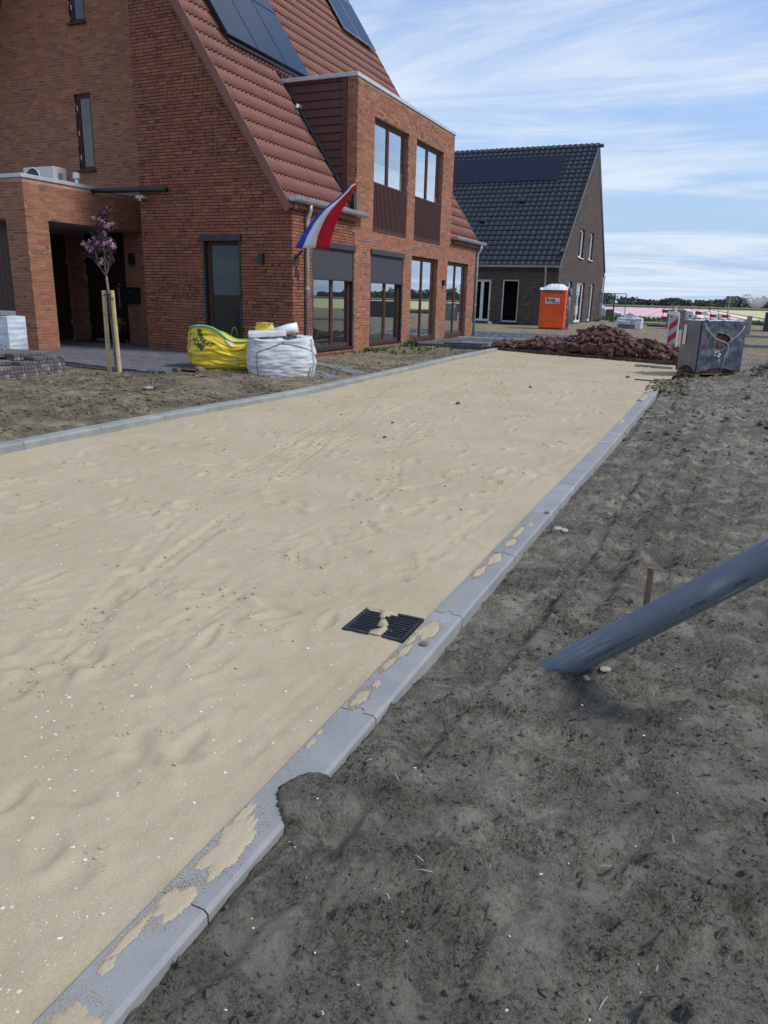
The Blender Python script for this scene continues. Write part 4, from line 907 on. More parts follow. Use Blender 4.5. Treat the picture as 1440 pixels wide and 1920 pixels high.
# facade windows
for (a,b,c,d),scr in ((G1,True),(G2,True),(G3,False),(G4,False)):
    md=(a+b)/2+(.06 if scr else 0)
    f=window(H,(FX,0,0),Y_,X,a+(.05 if scr else 0),b-(.05 if scr else 0),c+.03,d-.02,.085,BROWN,.05,mulls=(md,))
    MB().box(FX-.12,FX+.018,a,b,c-.02,c+.028).build('window_sill',BLACK,f,bevel=.004)
    for s in (a+.10,b-.28,md+.08): curtain(H,FX-.35,s,s+.17,.3,2.58)
    if scr:
        m=MB(); m.box(FX-.06,FX+.045,a-.02,b+.03,d-.12,d+.015); m.build('screen_box',BLACK,f,bevel=.02,segs=3)
        m=MB(); m.box(FX-.02,FX-.012,a+.05,b-.05,1.845,d-.12); m.build('sunscreen',SCREEN,f); MB().box(FX-.03,FX-.004,a+.05,b-.05,1.815,1.85).build('screen_bar',BLACK,f)
        MB().box(FX-.08,FX-.002,a+.002,a+.05,c+.03,d-.12).build('screen_rail',BLACK,f); MB().box(FX-.08,FX-.002,b-.05,b-.002,c+.03,d-.12).build('screen_rail',BLACK,f)
for (a,b,c,d),lo in ((W1,.42),(W2,.16)):
    md=a+(b-a)*(.47 if lo>.4 else .5)
    f=window(H,(FX,0,0),Y_,X,a,b,c,d-.01,.085,BROWN,.065,mulls=(md,),lower=None)
    MB().box(FX-.128,FX-.124,a+.1,b-.1,c+.3,c+(d-c)*(.62 if lo>.4 else .5)).build('window_film',GLASSW,f)
    curtain(H,FX-.5,b-.42,b-.08,c,d)
    MB().box(FX-.09,FX+.02,a,b,c-.025,c+.03).build('window_sill',BROWN,f)
    rl=MB(); rl.box(FX-.03,FX+.012,a+.005,b-.005,4.085,4.115); rl.box(FX-.03,FX+.012,a+.005,b-.005,3.08,3.105); rl=rl.build('balustrade',BROWN,H)
    n=26; st=(b-a-.03)/n
    for i in range(n): MB().box(FX-.022,FX+.006,a+.015+st*(i+.14),a+.015+st*(i+.62),3.105,4.085).build('bar',BROWN,rl)
# flat lamp and number
m=MB(); m.box(FX,FX+.09,22.28,22.40,1.86,2.02); m.build('wall_lamp',BLACK,H,bevel=.005)
m=MB(); Q=lambda y,z:(y,z)
def bar2(m,y0,z0,y1,z1,w,x0=FX+.006,x1=FX+.022):
    d=Vector((0,y1-y0,z1-z0)); n=Vector((0,-(z1-z0),y1-y0)).normalized()*w*.5; c=Vector((.5*(x0+x1),.5*(y0+y1),.5*(z0+z1))); m.obox(c,d*.5,n,Vector((.5*(x1-x0),0,0)))
bar2(m,13.67,2.06,13.585,1.86,.035); bar2(m,13.57,1.87,13.76,1.87,.035,FX+.008,FX+.024); bar2(m,13.71,1.97,13.71,1.76,.038,FX+.005,FX+.021)
m.build('house_number',BLACK,H)
# roof
S=Vector((-1,0,SLP)).normalized(); NR=Vector((SLP,0,1)).normalized(); L=(-8.06-RID)/abs(S.x)
Ov=Vector((-8.06,13.34,zr(-8.06)))-NR*.05
VB=25.94
def keep(p,i,j):
    if 16.28<p.y<22.92 and p.z<6.05: return False
    return p.y<VB
tiles(H,Ov,Y_,S,NR,43,int(L/.392)+1,.293,.392,keep,.060,2,TI_R)
m=MB()
def rq(y0,y1,xa,xb,o=.02):
    a=[Vector((xa,y0,zr(xa))),Vector((xa,y1,zr(xa))),Vector((xb,y1,zr(xb))),Vector((xb,y0,zr(xb)))]; a=[p-NR*(.065+o) for p in a]; b=[p-NR*.10 for p in a]; m.hexa([*b,*a])
rq(13.37,16.34,-8.08,-12.3); rq(16.34,22.86,-10.0,-12.3); rq(22.86,25.9,-8.08,-12.3); rq(13.37,25.9,-12.3,RID)
for (y0,y1) in ((13.37,25.9),):
    a=[Vector((RID,y0,zr(RID)-.1)),Vector((RID,y1,zr(RID)-.1)),Vector((2*RID+8.1,y1,3.2)),Vector((2*RID+8.1,y0,3.2))]; m.hexa([*[p-Vector((0,0,.15)) for p in a],*a])
m.build('roof',TI_R,H,fix=True)
for j in range(int(L/.392)+1):
    p=Ov+S*(j*.392)
    for yy in (13.325,VB+.02):
        MB().obox(p+S*.196+NR*(-.005)+Vector((0,yy-13.34,0)),S*.1955,Vector((0,.012,0)),NR*.075).build('verge_tile',TI_R,H)
MB().box(FX-.02,FX+.13,GY-.1,GY+.0,3.10,3.2).build('eaves_board',BROWN2,H)
gutter(H,FX+.145,3.315,13.30,16.60); gutter(H,FX+.145,3.315,22.87,25.98)
downpipe(H,[(FX+.145,14.0,3.24),(FX+.14,14.0,3.12),(FX+.075,14.0,2.98),(FX+.06,14.0,2.9),(FX+.06,14.0,.25)],.042,[(FX+.06,14.0,2.7),(FX+.06,14.0,1.62),(FX+.06,14.0,.62)])
downpipe(H,[(FX+.145,25.62,3.24),(FX+.14,25.62,3.12),(FX+.05,25.60,2.98),(FX+.04,25.6,2.9),(FX+.04,25.6,.25)],.040,[(FX+.04,25.6,2.3),(FX+.04,25.6,1.3)])
# dormer
bB.lay((0,16.35,0),X,nY,.03+50*CP,6.14,lambda z:(-8.40,FX),[],'B',seed=15)
d=MB(); d.box(-8.40,FX-.1,16.356,16.45,3.2,6.13); d.box(-10.05,FX-.1,16.40,22.83,5.9,6.12); d.box(-10.1,-8.2,22.75,22.84,3.3,6.1); dm=d.build('dormer',MO_B,H)
MB().box(-8.52,-8.405,16.33,16.45,3.3,6.12).build('corner_board',BROWN2,dm)
z=3.32; bw=.172
while z<6.1:
    xr=-8.525; xl=max(-10.2,-8.2-(z+bw*.5-3.33)/SLP-.12)
    if xl<xr-.05: MB().hexa([(xl-.06,16.352,z),(xr,16.352,z),(xr,16.40,z),(xl-.06,16.40,z),(xl-.06,16.375,z+bw-.012),(xr,16.375,z+bw-.012),(xr,16.40,z+bw-.012),(xl-.06,16.40,z+bw-.012)]).build('cladding_board',BROWN2,dm)
    z+=bw
MB().box(-9.95,-8.52,16.39,16.41,3.3,6.12).build('cladding_backing',BLACK,dm)
m=MB(); m.box(-10.22,FX+.03,16.29,22.90,6.13,6.215); m.build('roof_trim',ZTRIM,dm,bevel=.008)
# lead strip where roof meets dormer
m=MB(); a=Vector((-8.15,16.30,zr(-8.15))); b=Vector((-10.15,16.30,zr(-10.15)))
m.hexa([a+Vector((0,.02,0)),a+Vector((0,.052,0)),b+Vector((0,.052,0)),b+Vector((0,.02,0)),a+NR*.045+Vector((0,.025,0)),a+NR*.07+Vector((0,.052,0)),b+NR*.07+Vector((0,.052,0)),b+NR*.045+Vector((0,.025,0))]); m.build('lead_flashing',BLACK,dm)
MB().box(-8.2,-8.13,16.20,16.34,3.34,3.72).build('lead_flashing',BLACK,dm)
m=MB(); m.tube([(-9.62,16.36,5.62),(-9.62,16.22,5.62),(-9.62,16.20,5.56)],.045,10); m.build('vent_outlet',ZTRIM,dm)
# solar panels
def panel(parent,mat_f,y0,x0,w,h,off=.13):
    p=Vector((x0,y0,zr(x0)))+NR*off; f=MB(); c=p+Vector((0,w/2,0))+S*(h/2)
    f.obox(c,Vector((0,w/2-.006,0)),S*(h/2-.006),NR*.018); f=f.build('solar_panel',mat_f,parent)
    MB().obox(c+NR*.019,Vector((0,w/2-(.035 if mat_f is SOLARS else .016),0)),S*(h/2-(.035 if mat_f is SOLARS else .016)),NR*.004).build('solar_glass',SOLAR,f)
x6=-8.2-(6.52-3.33)/SLP
for i in range(3):
    for k in range(3): panel(H,SOLARF,14.42+i*1.145,x6+S.x*1.76*k,1.14,1.75)
x7=-8.2-(9.35-3.33)/SLP
for i in range(2):
    for k in range(2): panel(H,SOLARS,23.25+i*1.145,x7+S.x*1.76*k,1.14,1.75)
MB().obox(Vector((x6,16.15,zr(x6)))+NR*.07+S*1.5,Vector((0,1.66,0)),S*1.6,NR*.02).build('panel_rail',BLACK,H)
# rooms behind the glass
def room(x0,x1,y0,y1,z0,z1,open_):
    m=MB(); m.quad((x0,y0,z0),(x1,y0,z0),(x1,y1,z0),(x0,y1,z0)); m.quad((x0,y0,z1),(x0,y1,z1),(x1,y1,z1),(x1,y0,z1))
    if open_!='x1': m.quad((x1,y0,z0),(x1,y0,z1),(x1,y1,z1),(x1,y1,z0))
    m.quad((x0,y0,z0),(x0,y1,z0),(x0,y1,z1),(x0,y0,z1)); m.quad((x0,y1,z0),(x1,y1,z0),(x1,y1,z1),(x0,y1,z1))
    if open_!='y0': m.quad((x0,y0,z0),(x0,y0,z1),(x1,y0,z1),(x1,y0,z0))
    return m.build('room',ROOM,H)
room(-11.6,FX-.13,13.62,25.38,.26,2.95,'both'); room(-11.6,FX-.13,16.5,22.7,3.05,5.85,'both')
# things standing in the rooms, seen dimly through the glass
m=MB(); m.lathe((-8.62,14.75,.3),[(.10,0),(.13,.35),(.16,.75),(.11,.95),(.14,1.12),(.06,1.22),(.05,1.35)],14); m.build('floor_vase',CURT,H,smooth=True)
MB().box(-9.6,-8.9,20.1,20.9,.3,1.05).build('cabinet',WHITE,H); MB().box(-10.2,-9.4,17.4,18.9,.3,1.0).build('sofa',SLABG,H)
bA.finish(H,BR_A,150); bB.finish(H,BR_B,150)

# black rain pipe on the gable
m=MB(); m.tube([(-14.2,13.40,3.60),(-12.6,13.40,3.565),(-11.18,13.40,3.545)],.05,12); m.tube([(-11.2,13.40,3.545),(-11.14,13.40,3.545)],.058,12); m.build('waste_pipe',BLACK,H,smooth=True)
m=MB(); m.tube([(-11.82,13.35,3.33),(-11.82,13.35,3.43)],.03,8); m.box(-11.92,-11.72,13.33,13.5,3.38,3.44); m.build('roof_spout',ZINC,H)
# separate fittings
def fitting(name,label,cat,m,mat,bevel=.006): tag(m.build(name,mat,None,bevel=bevel),label,cat)
fitting('wall_lamp','small black wall lamp on the gable right of the tall gable window','wall lamp',MB().box(-8.90,-8.80,GY-.10,GY-.006,2.08,2.28),BLACK)
fitting('wall_lamp','black wall lamp above the letterbox beside the front door','wall lamp',MB().box(-13.64,-13.50,WY-.10,WY-.006,2.10,2.36),BLACK)
t=thing('letterbox','black metal letterbox on the brick wall beside the front door','letterbox',(-13.6,WY-.1,1.17)); MB().box(-13.80,-13.40,WY-.14,WY-.006,1.17,1.53).build('box',BLACK,t,bevel=.006); MB().box(-13.81,-13.39,WY-.165,WY-.006,1.53,1.56).build('lid',BLACK,t,bevel=.004); MB().tube([(-13.62,WY-.15,1.46),(-13.62,WY-.142,1.46)],.012,8).build('lock',ZINC,t)
# air conditioner on the porch roof
t=thing('air_conditioner','pale grey air conditioning unit on the flat porch roof','air conditioner',(-14.1,13,3.55))
MB().box(-14.62,-13.72,12.86,13.22,3.58,4.02).build('casing',pm('beige_grey_casing',(.52,.55,.50),rough=.5),t,bevel=.015)
m=MB(); m.tube([(-14.32,12.855,3.80),(-14.32,12.835,3.80)],.20,24); m.build('fan_opening',BLACK,t)
m=MB(); m.tube([(-14.32+.205*math.cos(a),12.84,3.80+.205*math.sin(a)) for a in np.linspace(0,2*math.pi,25)],.012,6); m.build('fan_ring',WHITE,t)
MB().box(-13.95,-13.82,12.85,12.86,3.74,3.86).build('grey_label',ZTRIM,t); MB().box(-13.715,-13.70,12.98,13.08,3.72,3.9).build('handle_recess',SLABG,t)
for a in (-14.5,-13.85): MB().box(a,a+.08,12.8,13.25,3.55,3.58).build('foot',BLACK,t)
t=thing('roof_vent','small white vent cowl on the flat porch roof beside the air conditioner','roof vent',(-13.42,13.2,3.55)); MB().tube([(-13.42,13.2,3.55),(-13.42,13.2,3.84)],.04,10).build('pipe',WHITE,t,smooth=True); m=MB(); m.tube([(-13.42,13.2,3.80),(-13.42,13.2,3.92)],.075,12); m.build('cowl',WHITE,t,bevel=.01)

# ============================================================ DARK HOUSE
D=thing('dark_brick_house','dark brown brick house with an anthracite tiled roof and black solar panels','house',(-7.8,37.7,.3))
DX=-7.8; DY=37.7; ZB=.1; bD=Bricks()
DF=[(-12.0,-11.15,.42,2.45),(-10.55,-9.72,.42,2.45),(-16.0,-14.8,.9,2.45)]
mo=MB(); wall_mesh(mo,(0,DY+.001,0),X,nY,(-24,DX),(ZB,3.12),DF)
AP=45.3
def dz(y): return 3.13+(y-37.6)*(9.76-3.13)/(AP-37.6) if y<AP else 9.76-(y-AP)*(9.76-3.3)/(52.0-AP)
DG=[(42.25,43.6,3.76,5.22),(45.35,46.6,3.80,5.28),(40.15,41.25,.4,2.50),(42.75,45.15,.35,2.52),(47.05,48.4,.35,2.54)]
wall_mesh(mo,(DX-.001,0,0),Y_,X,(DY+.1,51.8),(ZB,9.8),DG,top=(lambda u:dz(u)-.17,[38,39,40,41,42,43,44,AP,46,47,48,49,50,51])); mo.build('wall',MO_D,D)
bD.lay((0,DY,0),X,nY,.12,3.1,lambda z:(-20.5,DX),DF,'B',seed=20,pr=.006)
def dsp(z):
    if z<3.1: return (DY,51.8)
    return (max(DY,37.6+(z+.2-3.13)*(AP-37.6)/(9.76-3.13)),min(51.8,AP+(9.76-z-.2)*(52-AP)/(9.76-3.3)))
bD.lay((DX,0,0),Y_,X,.12,9.5,dsp,DG,'B',seed=21,pr=.006)
bD.finish(D,BR_D,300)
f=window(D,(0,DY,0),X,nY,-12.0,-11.15,.42,2.45,.06,WHITE,.07,mulls=(-11.62,)); f=window(D,(0,DY,0),X,nY,-10.55,-9.72,.42,2.45,.05,WHITE,.055,sash=False,sill=CHAR); window(D,(0,DY,0),X,nY,-16.0,-14.8,.9,2.45,.06,WHITE,.06)
for q,mu in ((DG[0],()),(DG[1],()),(DG[2],()),(DG[3],(43.9,)),(DG[4],())):
    f=window(D,(DX,0,0),Y_,X,*q,.10,WHITE,.09,mulls=mu,sill=WHITE if q[2]>3 else CHAR); curtain(D,DX-.2,q[0]+.1,q[0]+.5,q[2],q[3])
room_=MB(); room_.box(-23.8,DX-.2,DY+1.6,51.6,.2,3.0); room_.box(-23.8,DX-1.2,40.5,50,3.1,5.4); room_.build('room',ROOM,D)
sl_=(9.76-3.13)/(AP-37.6); S2=Vector((0,1,sl_)).normalized(); N2=Vector((0,-sl_,1)).normalized(); L2=math.hypot(AP-37.6,9.76-3.13)
vents={(44,13),(38,9)}
tiles(D,Vector((-24.0,37.55,3.10))-N2*.04,X,S2,N2,54,int(L2/.40)+1,.301,.40,lambda p,i,j:(p.z<9.85 and p.x<-7.72 and not (abs(p.x+10.85)<.16 and 41.3<p.y<41.75)),.045,1,TI_D)
m=MB(); a=[Vector((-24,37.6,3.02)),Vector((-7.78,37.6,3.02)),Vector((-7.78,AP,9.65)),Vector((-24,AP,9.65))]; m.hexa([*[p-Vector((0,0,.12)) for p in a],*a]); a=[Vector((-24,AP,9.65)),Vector((-7.78,AP,9.65)),Vector((-7.78,52.1,3.15)),Vector((-24,52.1,3.15))]; m.hexa([*[p-Vector((0,0,.12)) for p in a],*a]); rfd=m.build('roof',TI_D,D)
x=-24
while x<-7.8: m=MB(); m.tube([(x,AP,9.70),(x+.31,AP,9.72)],[.09,.10],10); m.build('ridge_tile',TI_D,rfd,smooth=True); x+=.33
for j in range(int(L2/.4)):
    p=Vector((DX+.05,37.55,3.10))+S2*(j*.4+.2); MB().obox(p,S2*.199,Vector((.018,0,0)),N2*.09).build('verge_tile',TI_D,rfd)
S3=Vector((0,1,-(9.76-3.3)/(52-AP))).normalized(); N3=Vector((0,(9.76-3.3)/(52-AP),1)).normalized(); L3=math.hypot(52-AP,9.76-3.3)
for j in range(int(L3/.4)):
    p=Vector((DX+.05,AP,9.74))+S3*(j*.4+.2); MB().obox(p,S3*.199,Vector((.018,0,0)),N3*.09).build('verge_tile',TI_D,rfd)
gutter(D,37.52,3.10,-24,-7.72,axis='x',out=-1,r=.07)
downpipe(D,[(-8.42,37.52,3.04),(-8.42,37.56,2.9),(-8.42,37.64,2.75),(-8.42,37.64,.2)],.045,[(-8.42,37.64,2.3)])
m=MB(); m.tube([(-7.75,51.95,3.1),(-7.75,51.9,.2)],.045,8); m.build('drainpipe',ZINC,D)
for i in range(7):
    c=Vector((-9.3-i*1.12-.56,42.93,7.60)); c=c+S2*1.17+N2*.12; f=MB().obox(c,Vector((.555,0,0)),S2*1.17,N2*.02).build('solar_panel',SOLARF,D); MB().obox(c+N2*.022,Vector((.54,0,0)),S2*1.155,N2*.004).build('solar_glass',SOLARD,f)
for (x,y) in ((-10.85,41.55),(-12.55,40.3)):
    c=Vector((x,y,3.13+(y-37.6)*sl_))+N2*.08; m=MB(); m.obox(c,Vector((.15,0,0)),S2*.16,N2*.07); m.build('roof_vent',TI_D,D,bevel=.02); MB().obox(c-S2*.16,Vector((.12,0,0)),S2*.02,N2*.04).build('vent_slot',BLACK,D)

# ============================================================ LOOSE THINGS, LEFT SIDE
# driveway of small clinkers
dv=MB().box(-13.1,-8.25,9.9,14.94,.02,.15).build('driveway',MO_D,kind='structure')
def drive_front(x): return 9.52+(-8.2-x)*.165
recs=[]; rr=random.Random(5)
j=0; y=9.45
while y<14.9:
    off=rr.uniform(0,.2); x=-17.0+off
    while x<-8.3:
        xc=x+.1; 
        xr=-8.22-(max(0,y-9.5))*.35 if y<10.7 else -8.62
        if y>drive_front(xc)+.10 and xc<xr-.1 and not(y>13.4 and xc>-11.9) and not(xc<-13.25 and y<12.0 and False): recs.append((xc,y,rr.random()))
        x+=.204
    y+=.070
me=MB().box(-.099,.099,-.0325,.0325,-.03,.03).mesh('paver',BR_V)
def zdr(x,y): return .205+.004*math.sin(x*2.1)+.004*math.sin(y*3.3)
sc=sorted([(score((a,b,.22)),i) for i,(a,b,c) in enumerate(recs)],reverse=True); top=set(i for q,i in sc[:300] if q>0)
V=[];F=[];RN=[]
cube=np.array([(-1,-1,-1),(1,-1,-1),(1,1,-1),(-1,1,-1),(-1,-1,1),(1,-1,1),(1,1,1),(-1,1,1)],float); fc=np.array([(3,2,1,0),(4,5,6,7),(0,1,5,4),(1,2,6,5),(2,3,7,6),(3,0,4,7)])
rest=[r_ for i,r_ in enumerate(recs) if i not in top]
for i in top:
    a,b,c=recs[i]; mobj('paver',me,dv,mat=Matrix.Translation((a,b,zdr(a,b)-.018+rr.uniform(-.002,.002)))@Matrix.Rotation(rr.uniform(-.01,.01),4,'Z'))
C=np.array([(a,b,zdr(a,b)-.018+rr.uniform(-.002,.002)) for a,b,c in rest]); V=C[:,None,:]+cube[None]*np.array([.099,.0325,.03]); F=fc[None]+8*np.arange(len(rest))[:,None,None]
mobj('paver_field',np_mesh('paver_field',V.reshape(-1,3),F.reshape(-1,4),BR_V,np.repeat([c for a,b,c in rest],6)),dv,kind='stuff')
x=-13.3
while x<-8.3:   # dark edging stones
    a=MB(); y0=drive_front(x); y1=drive_front(x+.49); a.hexa([(x,y0,.05),(x+.485,y1,.05),(x+.485,y1+.06,.05),(x,y0+.06,.05),(x,y0,.185),(x+.485,y1,.185),(x+.485,y1+.06,.185),(x,y0+.06,.185)]); a.build('edging_stone',CHAR,dv,bevel=.006); x+=.5
# door mat, plant pot
tag(MB().box(-15.0,-14.0,14.3,14.85,.21,.232).build('door_mat',BLACK,None,bevel=.006),'dark door mat before the brown front door','door mat')
t=thing('plant_pot','round black pot with orange and yellow flowers beside the front door','plant pot',(-13.9,14.65,.2))
MB().lathe((-13.9,14.62,.21),[(.155,0),(.175,.02),(.20,.30),(.205,.46),(.185,.46),(.18,.40)],24).build('pot',BLACK,t,smooth=True)
def leafball(name,c,n,rad,s,mats,parent,seed=1,z0=0):
    r=np.random.RandomState(seed); m=MB()
    for i in range(n):
        u=r.normal(size=3); u/=np.linalg.norm(u); u[2]=abs(u[2]) if z0==0 else u[2]; p=np.array(c)+u*np.array(rad)*r.uniform(.55,1); a=r.normal(size=3); a/=np.linalg.norm(a); b=np.cross(a,r.normal(size=3)); b/=np.linalg.norm(b); q=r.uniform(s*.6,s)
        m.quad(p-a*q,p-b*q*.6,p+a*q,p+b*q*.6,r.randint(len(mats)))
    return m.build(name,mats,parent)
leafball('leaves',(-13.9,14.62,.64),230,(.19,.19,.14),.035,[pm('pot_leaves',(.10,.13,.04))],t,1)
leafball('flowers',(-13.9,14.62,.67),260,(.20,.20,.15),.026,[pm('orange_petals',(.50,.13,.03)),pm('yellow_petals',(.62,.36,.04)),pm('red_petals',(.30,.045,.03))],t,2)

# pallet builder
def pallet(label,x0,x1,y0,y1,z,mat=WOOD,rz=None,origin=None,group=None,n=6):
    o=thing('pallet',label,'pallet',origin if origin else (0,0,0),rz or 0,group); lc=origin is not None
    K=dict(local=lc)
    for i in range(n):
        a=y0+(y1-y0)*i/n; MB().box(x0,x1,a+.008,a+(y1-y0)/n-.02,z+.10,z+.122).build('deck_board',mat,o,bevel=.003,segs=1,**K)
    for i in range(3):
        a=x0+(x1-x0-.10)*i/2
        MB().box(a,a+.1,y0,y1,z+.079,z+.0995).build('stringer_board',mat,o,**K)
        MB().box(a,a+.1,y0,y1,z,z+.018).build('skid_board',mat,o,**K)
        for k in range(3):
            b=y0+(y1-y0-.12)*k/2; MB().box(a+.002,a+.098,b,b+.12,z+.0185,z+.0785).build('block',mat,o,**K)
    return o
# grey-brown clinkers stacked on a pallet
CM=Matrix.Translation((-9.47+7.74,17.28,0))@Matrix.Rotation(math.pi/2,4,'Z')
pallet('low wooden pallet under the stack of grey and brown clinkers',-10.3,-8.50,7.72,8.75,.085,rz=math.pi/2,origin=(-9.47+7.74,17.28,0))
rr=random.Random(9); me=MB().box(-.027,.027,-.1,.1,-.027,.027); 
import bmesh
def bev_mesh(sx,sy,sz,b,mat,name):
    bm=bmesh.new(); bmesh.ops.create_cube(bm,size=1); bmesh.ops.scale(bm,vec=(sx,sy,sz),verts=bm.verts); bmesh.ops.bevel(bm,geom=bm.edges[:],offset=b,segments=1,affect='EDGES'); m_=bpy.data.meshes.new(name); bm.to_mesh(m_); bm.free(); m_.materials.append(mat); return m_
pv=[bev_mesh(s,.195,.054,.007,BR_G,'clinker') for s in (.054,.060,.066,.048)]
cl=[]
for row in range(5):
    for lay in range(7):
        x=-10.25+(lay%2)*.012; 
        while x<-8.56:
            k=rr.randrange(4); w=(.054,.060,.066,.048)[k]
            xx=x+w/2; hmax=6
            hmax=6
            if row==0: hmax=3 if xx<-9.35 else (4 if xx<-9.12 else 5)
            if row==1: hmax=4 if xx<-9.3 else 6
            if xx>-8.66: hmax=min(hmax,5)
            if lay<hmax: cl.append((xx,7.84+row*.20+rr.uniform(-.006,.006),.207+.028+lay*.0555,k,row,lay,hmax))
            x+=w+.0035
cl.sort(key=lambda q:-score(CM@Vector((q[0],q[1],q[2])))-.01*(q[5]>=q[6]-1)); nclk=0
for (x,y,z,k,row,lay,hm) in cl:
    if (row<=0 or lay>=hm-1 or x>-8.66 or (row==1 and lay>=4)) and nclk<300:
        nclk+=1
        mobj('clinker',pv[k],None,mat=CM@Matrix.Translation((x,y,z))@Matrix.Rotation(rr.uniform(-.02,.02),4,'Z'),label='small grey or brown clinker in the stack on the low pallet at the left',cat='paving brick',group='clinkers stacked on the pallet by the young tree')
m=MB(); m.box(-10.25,-9.75,7.1,8.55,.22,.44); tag(m.build('clinker_core',BR_G,kind='stuff'),'inner bricks of the clinker stack on the low pallet','paving bricks')
# white wrapped pallet load behind
def wrapbox(name,m,x0,x1,y0,y1,z0,z1,amp=.02,f=7,n=26,seed=0,flute=0):
    # five faces as one displaced skin
    V=[];F=[]
    def face(P,A,Bv,N,na,nb):
        b=len(V)
        for i in range(nb+1):
            for j in range(na+1):
                s,t=j/na,i/nb; p=Vector(P)+Vector(A)*s+Vector(Bv)*t; e=min(s,1-s,t,1-t); k=min(1,e*9)
                d=noise.noise(Vector((p.x*f,p.y*f,p.z*f*2.4))+Vector((seed,0,0)))*amp+flute*math.sin(p.z*70+2*noise.noise(p*3))
                p=p+Vector(N)*d*k; V.append(p)
        for i in range(nb):
            for j in range(na): a=b+i*(na+1)+j; F.append((a,a+1,a+na+2,a+na+1))
    X_,Y2,Z2=x1-x0,y1-y0,z1-z0
    face((x0,y0,z0),(X_,0,0),(0,0,Z2),(0,-1,0),n,n); face((x1,y0,z0),(0,Y2,0),(0,0,Z2),(1,0,0),n,n); face((x1,y1,z0),(-X_,0,0),(0,0,Z2),(0,1,0),n//2,n//2); face((x0,y1,z0),(0,-Y2,0),(0,0,Z2),(-1,0,0),n//2,n//2); face((x0,y0,z1),(X_,0,0),(0,Y2,0),(0,0,1),n//2,n//2)
    m.add(V,F); return m
t=thing('wrapped_pallet_load','white film wrapped pallet load with blue print behind the clinker stack','pallet load',(-11.4,9.4,.1))
wrapbox('',MB(),-12.6,-11.02,9.05,9.42,.22,1.02,.02,3,40,2,.004).build('film_wrap',FILMW,t,smooth=True)
m=MB(); 
for z0,z1 in ((.36,.41),(.44,.475),(.49,.60),(.62,.645)): m.box(-12.6,-11.28,9.01,9.03,z0,z1)
m.build('blue_print',BLUEP,t); MB().box(-12.3,-11.2,9.08,9.40,1.03,1.10).build('grey_top_slab',SLABG,t,bevel=.01)
leafball('film_knot',(-11.15,9.02,.42),60,(.07,.05,.12),.05,[FILMW],t,4,z0=1)
MB().box(-12.6,-11.05,9.08,9.40,.12,.215).build('pallet_base',WOOD,t)

# young tree between two stakes
TX,TY=-9.10,9.47
T=thing('young_cherry_tree','slender young cherry tree with purple leaves and pink blossom, tied to two stakes','tree',(TX,TY,.15))
def P2(px,py,dy=0,Y0=TY):   # measured points of the tree, at its own distance
    d=M@np.array([px-720,py-960,FPX]); t=(Y0+dy)/d[1]; return Vector(np.array([0,0,CAMZ])+t*d)
tr=[P2(219,703),P2(214,640),P2(208,590),P2(203,545),P2(199.5,518)]
m=MB(); m.tube([tr[0]-Vector((0,0,.06))]+tr,[.026,.025,.023,.021,.019,.017],9); m.build('trunk',BARK,T,smooth=True)
br=[[(199.5,518,0),(190,505,.05),(180,492,.10),(174,478,.12),(172,460,.14)],[(199.5,518,0),(197,500,-.02),(195,470,-.04),(192,440,-.03),(190,405,0)],[(199.5,518,0),(203,503,.02),(202,496,.04),(196,480,0),(194,450,.02),(193,415,.03)],[(203,503,.02),(206,488,.08),(208,470,.10),(209,455,.12)],[(190,505,.05),(183,488,-.05),(178,470,-.12)],[(196,480,0),(203,462,-.05),(206,445,-.1)]]
for b in br: MB().tube([P2(*q) for q in b],[.012,.009,.007,.005,.004,.004][:len(b)],6).build('branch',BARK,T,smooth=True)
r=np.random.RandomState(3); lf=MB(); bl=MB()
cl_=[(192,400,0,9,9),(196,412,.05,10,10),(188,425,-.05,9,10),(200,425,.05,12,9),(193,440,0,12,12),(178,455,.1,12,11),(168,460,.15,10,8),(172,472,.1,9,8),(184,468,-.1,9,9),(203,455,.1,10,8),(208,465,.1,8,12),(206,485,.1,7,13),(197,400,0,10,6),(176,480,.1,8,8),(186,450,.1,11,10)]
for (px,py,dy,sx,sy) in cl_:
    for k in range(90):
        p=P2(px+r.normal()*sx*.50,py+r.normal()*sy*.52,dy+r.normal()*.06); a=Vector(r.normal(size=3)); a.z-=.9; a.normalize(); b=a.orthogonal().normalized(); b=(b*math.cos(r.uniform(0,6))+a.cross(b)*math.sin(r.uniform(0,6))).normalized(); q=r.uniform(.025,.045)
        lf.quad(p-a*q,p-b*q*.32,p+a*q,p+b*q*.32)
lf.build('crown',LEAFP,T)
for (px,py,dy,s) in ((157,457,.05,4.5),(163,464,.05,5),(170,470,0,4),(174,463,-.02,4),(181,455,-.05,5),(176,446,0,4),(199,455,-.05,4.5),(206,452,-.05,4),(211,460,-.05,5),(214,462,0,4),(188,493,-.05,5),(190,486,-.05,3.5),(192,418,-.05,6),(200,424,-.05,5),(205,420,0,4),(212,419,0,3),(175,408,.05,4),(184,470,-.05,3.5),(196,436,-.05,4),(168,452,0,4),(187,410,-.04,4)):
    for k in range(34):
        c=P2(px+r.normal()*s*.35,py+r.normal()*s*.35,dy-.03); u=Vector(r.normal(size=3)).normalized(); rad=s*.0060; p=c+u*rad*r.uniform(.5,1.1); b=u.orthogonal().normalized(); d=u.cross(b); q=rad*r.uniform(.30,.5); bl.quad(p-b*q,p-d*q,p+b*q,p+d*q)
bl.build('blossom',PINK,T)
